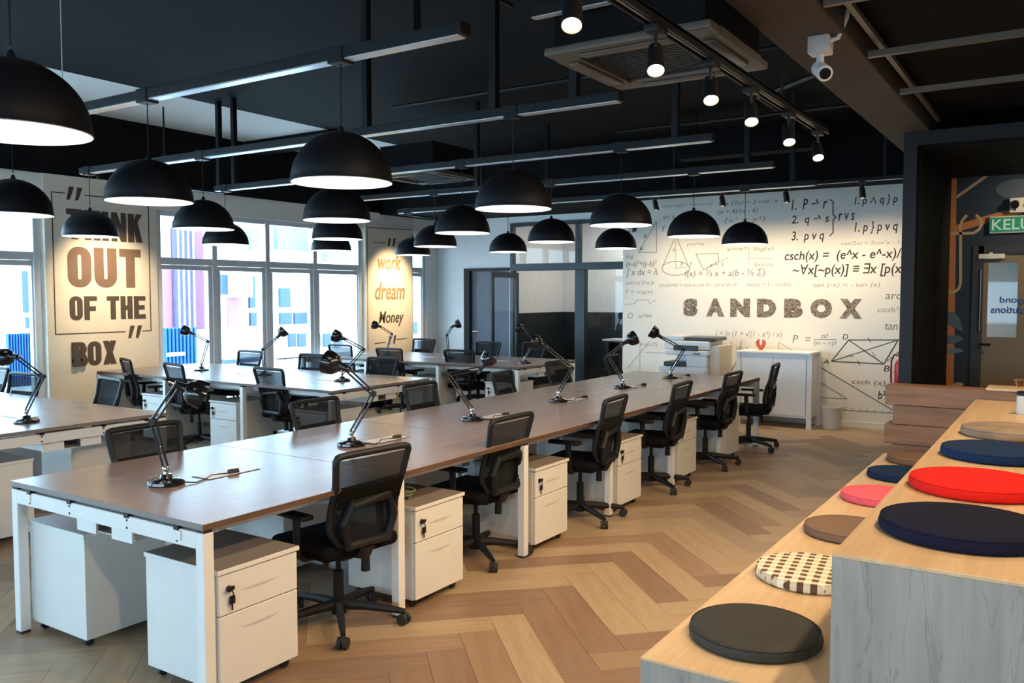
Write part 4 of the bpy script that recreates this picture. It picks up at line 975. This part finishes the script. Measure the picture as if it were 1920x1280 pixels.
# ================================================================== DESK LAMPS
FH = Vector((FW.x, FW.y, 0)).normalized()
def inplane(base, u, v, off=0):
    d = ray(u, v); n_ = FH; p0 = Vector(base)+n_*off
    return EYE+d*((p0-EYE).dot(n_)/d.dot(n_))
M_LAMPROD = mat('dark_chrome_rod', (.04, .042, .05), .25, metal=.6)
def desk_lamp(bx, byy, elbow, wrist, head, label, hsz=1.0, dark=True, tilt=0, cord=1):
    """elbow/wrist/head give where joints sit on a vertical plane through the base"""
    b0 = Vector((bx, byy, .75)); t = thing('desk_lamp', b0, 0, label, 'desk lamp', 'black architect lamps on the desks')
    L = lambda p: p-b0
    J0 = b0+Vector((0, 0, .075)); J1 = inplane(b0, *elbow); J2 = inplane(b0, *wrist, off=.02); Hd = inplane(b0, *head, off=.05)
    mb = MB(); mb.lathe([(0, 0.0), (.082, 0), (.085, .006), (.083, .018), (.070, .024), (.03, .032), (.024, .05), (0, .052)], 32); mb.build('lamp_base', M_GLOSSBLACK, t)
    mb = MB(); mb.cyl((0, 0, .045), L(J0), .012, n=12); mb.sph(L(J0), .018, 10); mb.build('swivel_joint', M_CHROME, t)
    def arm(a, b_, nm):
        d = (b_-a).normalized(); s_ = d.cross(FH).normalized()*.011
        if s_.length < .001: s_ = Vector((.011, 0, 0))
        q = MB(); q.cyl(L(a+s_), L(b_+s_), .0058, n=8); q.cyl(L(a-s_), L(b_-s_), .0058, n=8); q.build(nm, M_LAMPROD, t)
    arm(J0, J1, 'lower_arm'); arm(J1, J2, 'upper_arm')
    q = MB(); d = (J1-J0); N = 40; pts = []
    for k in range(N+1):
        f = .12+.35*k/N; p = J0+d*f; a = k*PI/2
        e1 = d.normalized().cross(Vector((0, 0, 1))).normalized() if abs(d.normalized().z) < .99 else Vector((1, 0, 0)); e2 = d.normalized().cross(e1)
        pts.append(L(p+e1*math.cos(a)*.007+e2*math.sin(a)*.007))
    q.tube(pts, .0016, 4); q.build('spring', M_CHROME, t)
    q = MB(); q.cyl(L(J1-FH*.018), L(J1+FH*.018), .017, n=14); q.build('elbow_joint', M_BLACK, t)
    q = MB(); q.cyl(L(J2-FH*.015), L(J2+FH*.015), .013, n=14); q.build('wrist_joint', M_BLACK, t)
    # shade: axis from wrist to head, bent downwards by tilt
    ax = (Hd-J2)
    ax = (ax.normalized()+Vector((0, 0, -tilt))).normalized()
    q4 = ax.to_track_quat('Z', 'Y').to_matrix().to_4x4(); q4.translation = L(J2)
    k = hsz*.78
    q = MB(); q.lathe([(0, -.02*k), (.020*k, -.02*k), (.024*k, .03*k), (.030*k, .045*k), (.055*k, .06*k), (.072*k, .085*k), (.080*k, .125*k), (.082*k, .150*k), (.078*k, .150*k), (.070*k, .09*k), (.05*k, .066*k), (0, .055*k)], 32, M=q4); q.build('lamp_shade', M_GLOSSBLACK, t)
    q = MB(); c = q4 @ Vector((0, 0, .095*k)); q.sph(c, .028*k, 12); q.build('light_bulb', mat('frosted_bulb', (.85, .85, .82), .3), t)
    q = MB(); q.cyl(q4 @ Vector((0, 0, -.02)), q4 @ Vector((0, 0, -.045)), .006, n=8); q.build('switch', M_CHROME, t)
    if cord:
        q = MB(); q.tube([(.06, .03, .012), (.10, .09, .004), (.07, .17, .004), (.02, .24, .004), (.06, .31, .006)], .0032, 6); q.tube([(.06, .31, .010), (.075, .36, .012)], .013, 8); q.build('power_cord', M_RUBBER, t)
    return t
lampd = [
 (-3.58, 2.47, (287, 790), (333, 722), (362, 706), 'nearest black desk lamp, on the front of the long desk, shade up at left', 1.1, .9),
 (-3.58, 3.72, (700, 738), (648, 690), (615, 668), 'second desk lamp on the long desk, round shade turned to the window', 1.15, .25),
 (-3.58, 4.95, (840, 702), (902, 690), (930, 660), 'third desk lamp on the long desk, lying low before a chair', .95, -.1),
 (-3.60, 6.22, (1073, 690), (1022, 648), (995, 628), 'fourth desk lamp on the long desk, before the glass room', 1.0, .3),
 (-3.60, 7.45, (1140, 668), (1170, 643), (1192, 626), 'fifth desk lamp on the long desk, at the edge of the mural', 1.1, .2),
 (-3.60, 8.62, (1282, 655), (1240, 632), (1218, 618), 'sixth desk lamp on the long desk, before the printer', 1.1, .0),
]
for (x, y, e, wr, h, l, sz, ti) in lampd: desk_lamp(x, y, e, wr, h, l, sz, tilt=ti)
lampb = [
 (-6.16, 3.15, (80, 706), (30, 668), (4, 660), 'desk lamp on the left-edge desk before the first window', 1.0, .3),
 (-8.62, 6.45, (390, 640), (360, 625), (340, 608), 'leftmost desk lamp on the window-lit desk before the blue hoarding', 1.0, .3),
 (-7.55, 6.47, (493, 655), (520, 632), (541, 612), 'middle desk lamp on the window-lit desk', 1.0, .0),
 (-6.35, 6.47, (682, 655), (646, 635), (622, 618), 'right desk lamp on the window-lit desk', 1.05, .3),
 (-8.55, 9.65, (735, 626), (713, 612), (698, 600), 'desk lamp before the golden script pier', 1.0, .4),
 (-7.35, 9.60, (838, 628), (848, 612), (864, 603), 'desk lamp before the pale far wall', 1.0, .1),
 (-5.98, 9.45, (1004, 640), (985, 622), (963, 608), 'pale-lit desk lamp before the glass door', 1.0, .1),
]
for (x, y, e, wr, h, l, sz, ti) in lampb: desk_lamp(x, y, e, wr, h, l, sz, tilt=ti, cord=0)

# ================================================================== SEATING STEPS AND CUSHIONS
BX0, BX1, BY0, BY1 = -1.165, -.565, 2.56, 6.93
def step_box(x0, x1, z1, label):
    t = thing('seating_step', ((x0+x1)/2, (BY0+BY1)/2, 0), 0, label, 'bench', 'stepped timber seating on the right')
    hx = (x1-x0)/2; hy = (BY1-BY0)/2
    mb = MB(); mb.box(-hx+.012, hx-.001, -hy+.012, hy, 0, z1-.022); mb.build('body', M_DAYOAK, t, smooth=False)
    mb = MB(); mb.box(-hx, hx, -hy, -hy+.012, 0, z1-.012); mb.build('front_panel', M_DAYOAK, t, smooth=False)
    mb = MB(); mb.box(-hx, -hx+.012, -hy+.012, hy, 0, z1-.012); mb.build('side_panel', M_OAK, t, smooth=False)
    mb = MB(); mb.box(-hx, hx, -hy, hy, z1-.012, z1, bev=.0015, seg=1); mb.build('top_panel', M_OAK, t, smooth=False)
    return t
step_box(BX0, BX1, .45, 'lower pale timber seating step with the checked and black cushions')
step_box(BX1+.002, .55, .90, 'upper timber seating step with cracked-oak front tinted daylight grey and navy cushion')
def cushion(cx, cy, z, r, m, label, th=.045, m2=None, name='round_cushion'):
    t = thing(name, (cx, cy, z), random.uniform(-.4, .4), label, 'cushion', 'round seat cushions on the steps')
    mb = MB(); mb.lathe([(0, .002), (r-.01, .002), (r, .010), (r+.002, th*.5), (r-.002, th-.008), (r-.014, th), (r*.6, th+.003), (0, th+.004)], 48); mb.build('pad', m, t)
    mb = MB(); mb.tube([((r-.006)*math.cos(2*PI*k/48), (r-.006)*math.sin(2*PI*k/48), th-.003) for k in range(48)], .003, 6, closed=True); mb.build('piping', m2 or m, t)
    return t
def fabric(name, col): return mat(name, col, .95, spec=.15, noise=(40, .10), bump=(220, .5))
F_NAVY = fabric('navy_fabric', (.009, .010, .028)); F_BLUE = fabric('blue_fabric', (.010, .030, .085)); F_RED = fabric('red_fabric', (.72, .018, .012)); F_PINK = fabric('pink_fabric', (.80, .13, .18))
F_BROWN = fabric('brown_fabric', (.20, .12, .085)); F_BLACKV = mat('black_vinyl', (.020, .020, .015), .55, noise=(60, .3), bump=(180, .8)); F_TAUPE = fabric('taupe_fabric', (.20, .13, .09))
def gingham():
    m = bpy.data.materials.new('brown_gingham'); m.use_nodes = True; nt = m.node_tree; b = nt.nodes['Principled BSDF']; b.inputs['Roughness'].default_value = .9
    tc = nt.nodes.new('ShaderNodeTexCoord'); sp = nt.nodes.new('ShaderNodeSeparateXYZ'); nt.links.new(tc.outputs['Object'], sp.inputs[0])
    def band_(src, scale):
        a = nt.nodes.new('ShaderNodeMath'); a.operation = 'MULTIPLY'; a.inputs[1].default_value = scale; nt.links.new(src, a.inputs[0])
        f = nt.nodes.new('ShaderNodeMath'); f.operation = 'FRACT'; nt.links.new(a.outputs[0], f.inputs[0])
        g = nt.nodes.new('ShaderNodeMath'); g.operation = 'GREATER_THAN'; g.inputs[1].default_value = .5; nt.links.new(f.outputs[0], g.inputs[0]); return g.outputs[0]
    bx = band_(sp.outputs[0], 19); by_ = band_(sp.outputs[1], 19)
    ad = nt.nodes.new('ShaderNodeMath'); ad.operation = 'ADD'; nt.links.new(bx, ad.inputs[0]); nt.links.new(by_, ad.inputs[1])
    dv = nt.nodes.new('ShaderNodeMath'); dv.operation = 'MULTIPLY'; dv.inputs[1].default_value = .5; nt.links.new(ad.outputs[0], dv.inputs[0])
    cr = nt.nodes.new('ShaderNodeValToRGB'); cr.color_ramp.interpolation = 'CONSTANT'; e = cr.color_ramp.elements
    e[0].position = 0; e[0].color = (.80, .74, .58, 1); e[1].position = .75; e[1].color = (.10, .055, .03, 1); k = e.new(.3); k.color = (.62, .54, .38, 1)
    nt.links.new(dv.outputs[0], cr.inputs[0]); nt.links.new(cr.outputs[0], b.inputs['Base Color']); return m
F_CHECK = gingham()
M_STONE = wood('marbled_fabric', (.34, .25, .17), (.20, .15, .11), scale=(3, 5, 5), rough=.8)
cushion(-.895, 2.92, .45, .225, F_BLACKV, 'black vinyl round cushion at the bottom of the lower step', m2=F_BLACKV)
ck = cushion(-.895, 3.68, .45, .225, F_CHECK, 'brown and cream checked round cushion', m2=F_CHECK); ck.rotation_euler = (0, 0, .12)
cushion(-.905, 4.47, .45, .215, F_TAUPE, 'brown round cushion between the checked and pink ones', m2=F_TAUPE)
cushion(-.91, 5.32, .45, .215, F_PINK, 'pink round cushion on the lower step', m2=F_PINK)
cushion(-.91, 6.05, .45, .205, F_BLUE, 'small-looking blue round cushion on the lower step', m2=F_BLUE)
cushion(-.895, 6.68, .45, .205, F_TAUPE, 'farthest brown round cushion against the timber boards', m2=F_TAUPE)
cushion(-.265, 2.99, .90, .245, F_NAVY, 'large dark navy round cushion on the upper step', m2=F_NAVY)
cushion(-.285, 3.70, .90, .24, F_RED, 'bright red round cushion on the upper step', m2=F_RED)
cushion(-.27, 4.50, .90, .235, F_BLUE, 'blue round cushion behind the red one on the upper step', m2=F_BLUE)
cushion(-.26, 5.22, .90, .23, M_STONE, 'grey-brown marbled round cushion at the back of the upper step', m2=M_STONE)

# stacked timber boards
t = thing('timber_planter_wall', (0, 6.96, 0), 0, 'stacked brown timber boards with staggered ends behind the steps', 'partition')
for i in range(6):
    z1 = .965-i*.148
    x0 = -1.17 if i % 2 == 0 else -1.115
    mb = MB(); mb.box(x0, .56, (0 if i % 2 == 0 else .012), .22, max(0, z1-.145), z1, bev=.003, seg=1); mb.build('board', M_BOARD, t, smooth=False)
mb = MB(); mb.box(-.50, .56, -.01, .24, .966, .985, bev=.002, seg=1); mb.build('oak_cap', M_OAK, t, smooth=False)
# canister and copper figure
cp = on_z(1912, 775, .90)
t = thing('canister', (cp.x+.03, cp.y, .90), 0, 'white canister with a black lid at the right edge', 'canister')
mb = MB(); mb.lathe([(0, 0), (.048, 0), (.05, .004), (.05, .115), (0, .118)], 28); mb.build('body', M_WLAM, t)
mb = MB(); mb.lathe([(.0, .118), (.052, .118), (.052, .135), (.045, .142), (0, .143)], 28); mb.build('lid', M_BLACK, t)
t = thing('wire_cone_ornament', (cp.x-.03, cp.y+.9, .90), 0, 'small copper wire cone ornament behind the white canister', 'ornament')
M_COP = mat('copper_wire', (.55, .22, .09), .25, metal=.9)
mb = MB()
for k in range(10): a = 2*PI*k/10; mb.cyl((0, 0, .03), (.05*math.cos(a), .05*math.sin(a), .14), .0022, n=6)
mb.tube([(.05*math.cos(2*PI*k/24), .05*math.sin(2*PI*k/24), .14) for k in range(24)], .003, 6, closed=True); mb.cyl((0, 0, 0), (0, 0, .035), .004, n=8); mb.cyl((0, 0, 0), (0, 0, .006), .03, n=20); mb.build('wire_cone', M_COP, t)

# ================================================================== THINGS BY THE MURAL WALL
t = thing('storage_cabinet', (-3.10, 10.92, 0), 0, 'white two-door cabinet on legs before the mural', 'cabinet')
a = .44; zb = .13
M_CAB = mat('white_painted_cabinet', (.74, .75, .77), .45)
mb = MB(); mb.box(-a, a, -.22, .22, zb, .915); mb.build('body', M_CAB, t, smooth=False)
mb = MB(); mb.box(-a-.02, a+.02, -.25, .24, .915, .94, bev=.004); mb.build('top_panel', mat('white_cabinet_top', (.84, .83, .80), .4), t, smooth=False)
for sx in (-1, 1):
    for y in (-.215, .20):
        mb = MB(); mb.box(sx*a-.03, sx*a+.03, y-.02, y+.03, 0, .915, bev=.002, seg=1); mb.build('leg', M_CAB, t, smooth=False)
for (x0, x1) in ((-.40, -.004), (.004, .40)):
    mb = MB(); mb.box(x0, x1, -.238, -.22, zb+.03, .86, bev=.002, seg=1); d = mb.build('door', M_CAB, t, smooth=False)
    q = MB(); xk = x1-.03 if x1 < 0 else x0+.03; q.sph((xk, -.25, .55), .012, 10); q.build('knob', M_CAB, d)
mb = MB(); mb.box(-.40, .40, -.232, -.22, .872, .91); mb.build('top_rail', M_CAB, t, smooth=False)
o = MB(); 
for s_ in (-1, 1): o.tube([(0, 0, .02), (s_*.03, 0, .05), (s_*.045, 0, .10), (s_*.02, 0, .13)], [.022, .026, .024, .012], 10)
o.cyl((0, 0, 0), (0, 0, .025), .03, .022, n=16)
o = o.build('coral_ornament', mat('coral_glaze', (.55, .10, .05), .35), loc=(-3.34, 10.95, .94)); tag(o, 'small coral red ornament standing on the white cabinet', 'ornament')
# printer on a stand
t = thing('office_printer', (-4.15, 10.72, 0), 0, 'white multifunction printer with black scanner lid before the mural', 'printer')
M_PR = mat('white_printer_plastic', (.66, .69, .74), .4); M_PD = mat('dark_printer_plastic', (.03, .035, .045), .35); M_PB = mat('beige_printer_side', (.66, .60, .50), .5)
mb = MB(); mb.box(-.37, .28, -.28, .28, 0, .72, bev=.008); mb.build('paper_cabinet', M_PR, t, smooth=False)
mb = MB(); mb.box(.282, .42, -.2, .28, 0, 1.0, bev=.01); mb.build('side_unit', M_PB, t, smooth=False)
for z in (.2, .4, .6):
    mb = MB(); mb.box(-.35, .26, -.292, -.28, z-.08, z+.08, bev=.004); mb.build('paper_tray', M_PR, t, smooth=False)
mb = MB(); mb.box(-.30, .0, -.30, .2, .72, .78, bev=.01); mb.build('output_tray', M_PD, t, smooth=False)
mb = MB(); mb.box(.0, .28, -.28, .25, .72, .87, bev=.01); mb.build('output_block', M_PR, t, smooth=False)
mb = MB(); mb.box(-.22, .28, -.05, .25, .78, .88); mb.build('output_cavity', M_PR, t, smooth=False)
mb = MB(); mb.box(-.28, .30, -.30, .26, .87, .93, bev=.012); mb.build('scanner_base', M_PR, t, smooth=False)
mb = MB(); mb.box(-.15, .18, -.33, -.29, .93, 1.0, bev=.01, M=Matrix.Translation((0, -.02, 0))); mb.build('control_panel', M_PD, t, smooth=False)
mb = MB(); mb.box(-.32, .30, -.24, .26, .94, 1.05, bev=.015); mb.build('scanner_body', M_PR, t, smooth=False)
mb = MB(); mb.box(-.05, .36, -.22, .24, 1.052, 1.10, bev=.015); mb.build('document_feeder', M_PD, t, smooth=False)
mb = MB(); mb.box(-.34, -.06, -.22, .24, 1.052, 1.12, bev=.02); mb.build('feeder_cover', M_PR, t, smooth=False)
mb = MB(); mb.box(.1, .2, -.302, -.30, .885, .9); mb.build('status_strip', M_PD, t, smooth=False)
# bin
mb = MB(); mb.lathe([(0, .004), (.105, .004), (.128, .26), (.135, .265), (.135, .28), (.124, .28), (.10, .012), (0, .012)], 32); o = mb.build('waste_bin', mat('cream_bin_plastic', (.74, .70, .62), .45), loc=(-2.44, 10.92, 0)); tag(o, 'cream round waste bin on the floor before the mural', 'waste bin')
# fire extinguisher
t = thing('fire_extinguisher', (-1.70, YS-.12, .45), 0, 'red fire extinguisher peeking out left of the black portal', 'fire extinguisher')
mb = MB(); mb.box(-.05, .05, .05, .12, .2, .26); mb.box(-.03, .03, .05, .12, .30, .34); mb.build('wall_bracket', M_BLACK, t, smooth=False)
M_RED = mat('fire_red_paint', (.42, .015, .02), .3)
mb = MB(); mb.lathe([(0, 0), (.06, 0), (.065, .01), (.065, .36), (.05, .40), (.022, .43), (.022, .46), (0, .46)], 28); mb.build('cylinder', M_RED, t)
mb = MB(); mb.cyl((0, 0, .45), (0, 0, .50), .02, n=12); mb.box(-.015, .015, -.09, .02, .49, .51, bev=.003); mb.build('valve_handle', M_BLACK, t)
mb = MB(); mb.tube([(-.01, -.01, .47), (-.07, -.01, .48), (-.10, -.01, .40), (-.10, -.01, .2), (-.09, -.01, .08)], .010, 8); mb.build('hose', mat('dark_red_hose', (.10, .01, .012), .5), t)
# small green plant scraps / cable bundle on the second pedestal
t = thing('cable_bundle', (-3.02, 3.52, .545), 0, 'small pale green coil of cable on the pedestal behind the nearest chair', 'cable')
mb = MB(); mb.tube([(.05*math.cos(k*.6)+.01*k/6, .04*math.sin(k*.6), .008+.002*k) for k in range(26)], .005, 6); mb.build('coil', mat('pale_green_cable', (.30, .38, .22), .5), t)
# small things on pedestals/desks
# papers on the desk by the first lamp are the open cable flap (part of desk)

# ================================================================== EXTERIOR
M_PAVE = mat('pale_paving', (.66, .67, .68), .8, noise=(3, .1))
mb = MB(); mb.box(-70, XW-.3, -40, 90, -.3, -.12); o = mb.build('ground', M_PAVE, smooth=False); o['kind'] = 'structure'
mb = MB(); mb.box(XW-.3, 12, -40, YB, -.3, -.02); o = mb.build('ground', M_PAVE, smooth=False); o['kind'] = 'structure'
XE = -26.0
def EX(u, v, X=XE): p = on_x(u, v, X); return p.y, p.z
M_FAC = mat('white_facade', (.80, .82, .84), .8); M_PINK = mat('pink_red_cladding', (.30, .12, .19), .7); M_PINK2 = mat('dusky_pink_cladding', (.25, .11, .18), .7)
M_LOUV = mat('blue_grey_louver', (.085, .07, .13), .6); M_WBL = mat('blue_window_glass', (.028, .058, .11), .3); M_BLUEH = mat('bright_blue_hoarding', (.002, .07, .25), .5); M_CYAN = mat('pale_cyan_panel', (.17, .27, .28), .6)
M_WHITEX = mat('white_wall_outside', (.88, .89, .9), .8)
def ebox(parent, name, m, u0, u1, v0, v1, X=XE, dep=.3, push=0):
    y0 = EX(u0, 560, X)[0]; y1 = EX(u1, 560, X)[0]; um = (u0+u1)/2
    z1 = EX(um, v0, X)[1]; z0 = max(-.12, EX(um, v1, X)[1])
    q = MB(); q.box(X-dep+push, X+push, y0, y1, z0, z1); return q.build(name, m, parent, smooth=False)
# red louvred building
bA = thing('louvred_building', (XE-2, 14, 0), 0, 'pink-red building with vertical louvres seen through the left window bay', 'building')
bA.location = (0, 0, 0)
ebox(bA, 'wall', M_WHITEX, 286, 322, 300, 700, XE-2, 1); ebox(bA, 'wall', M_PINK, 303, 322, 498, 700, XE-2, 1, .05); ebox(bA, 'wall', M_PINK, 322, 396, 430, 720, XE-2, 1)
ebox(bA, 'wall', M_WHITEX, 396, 416, 380, 640, XE-2, 1)
for k in range(4): ebox(bA, 'louver', M_LOUV, 321+k*9.5, 326+k*9.5, 415, 625, XE-2, .15, .25)
for k in range(4): ebox(bA, 'louver', M_WHITEX, 327+k*9.5, 330+k*9.5, 415, 625, XE-2, .15, .25)
ebox(bA, 'band', M_WHITEX, 296, 420, 330, 405, XE-2, 3, .1)
# white blocky building
bB = thing('white_building', (0, 0, 0), 0, 'white building with blue windows seen through the middle window bays', 'building')
ebox(bB, 'wall', M_FAC, 416, 462, 340, 720, XE, 1); ebox(bB, 'wall', M_FAC, 462, 639, 430, 720, XE, 1); ebox(bB, 'roof_band', M_CYAN, 514, 590, 425, 470, XE, .3, .25); ebox(bB, 'roof_band', M_CYAN, 466, 500, 432, 470, XE, .3, .25)
ebox(bB, 'pink_panel', M_PINK, 443, 462, 500, 612, XE, .3, .1); ebox(bB, 'pink_panel', M_PINK2, 425, 443, 555, 615, XE, .3, .1); ebox(bB, 'pink_panel', M_PINK2, 410, 426, 462, 482, XE, .3, .2)
ebox(bB, 'balcony_box', M_WHITEX, 424, 444, 505, 557, XE, .9, .9)
for (u0, u1, v0, v1) in ((464, 476, 503, 511), (465, 475, 518, 577), (466, 477, 586, 611), (413, 426, 515, 552), (522, 542, 505, 512), (548, 574, 505, 512), (522, 541, 540, 576), (522, 543, 586, 608), (549, 576, 586, 607), (582, 592, 520, 576), (582, 594, 588, 608), (600, 625, 436, 462), (468, 492, 436, 450)):
    f = ebox(bB, 'window', M_WBL, u0, u1, v0, v1, XE, .2, .12)
for (u0, u1) in ((0, 0),): pass
bE = thing('arcade_wall', (0, 0, 0), 0, 'low white arcade with blue openings outside the right window bays', 'wall')
ebox(bE, 'wall', M_WHITEX, 501, 664, 612, 700, -18.6, .3)
for (u0, u1) in ((503, 508), (538, 552), (556, 571), (576, 581), (586, 598), (604, 618), (624, 640)): ebox(bE, 'arched_window', M_WBL, u0, u1, 625, 650, -18.6, .2, .05)
bC = thing('plain_building', (0, 0, 0), 0, 'plain white building seen through the right window bay and narrow window', 'building')
ebox(bC, 'wall', M_WHITEX, 640, 661, 440, 720, XE+1.2, .4); ebox(bC, 'wall', M_PINK2, 661, 674, 505, 615, XE+1.2, .4); ebox(bC, 'wall', M_WHITEX, 674, 860, 400, 720, XE+1.2, .4)
ebox(bC, 'window', M_WBL, 768, 802, 603, 628, XE+1.2, .2, .1); ebox(bC, 'roof_band', M_CYAN, 605, 672, 445, 492, XE+1.2, .3, .25)
bD = thing('far_left_building', (0, 0, 0), 0, 'white building with a blue window strip seen through the far left window', 'building')
ebox(bD, 'wall', M_WHITEX, -420, 60, 380, 760, XE, 4); ebox(bD, 'window', M_WBL, 42, 56, 508, 586, XE, .2, .12); ebox(bD, 'window', M_WBL, 46, 56, 594, 615, XE, .2, .12)
def hoarding(u0, u1, v0, v1, X, label):
    t = thing('corrugated_hoarding', (0, 0, 0), 0, label, 'hoarding'); n = 9
    y0 = EX(u0, 600, X)[0]; y1 = EX(u1, 600, X)[0]; z1 = EX((u0+u1)/2, v0, X)[1]
    for k in range(n):
        q = MB(); a = y0+(y1-y0)*k/n; b_ = y0+(y1-y0)*(k+1)/n-.04; q.box(X, X+.06, a, b_, -.12, z1, bev=.015, seg=1); q.build('panel', M_BLUEH, t, smooth=False)
    q = MB(); q.box(X-.03, X, y0, y1, -.12, z1); q.build('backing', M_BLUEH, t, smooth=False)
    return t
hh = hoarding(306, 368, 614, 690, -17, 'bright blue corrugated hoarding outside the left window bay')
q = MB(); ya, za = EX(308, 668, -17); yb, zb_ = EX(342, 659, -17); q.box(-16.92, -16.9, ya, yb, za, zb_); q.build('white_stripe', M_WHITEX, hh, smooth=False)
hoarding(11, 58, 625, 700, -17, 'bright blue corrugated hoarding outside the far left window')
t = thing('low_white_wall', (0, 0, 0), 0, 'low white wall outside the middle window bays', 'wall')
ebox(t, 'wall', M_WHITEX, 368, 500, 616, 700, -19, .3)
for (u0, u1) in ((424, 498), (524, 590)):
    t = thing('blue_cuboid', (0, 0, 0), 0, 'low blue box outside the %s' % ('second window bay' if u0 < 500 else 'third window bay'), 'cuboid')
    ebox(t, 'cuboid', M_WBL, u0, u1, 672, 694, -18, .4)  # plain low blue boxes on the ground
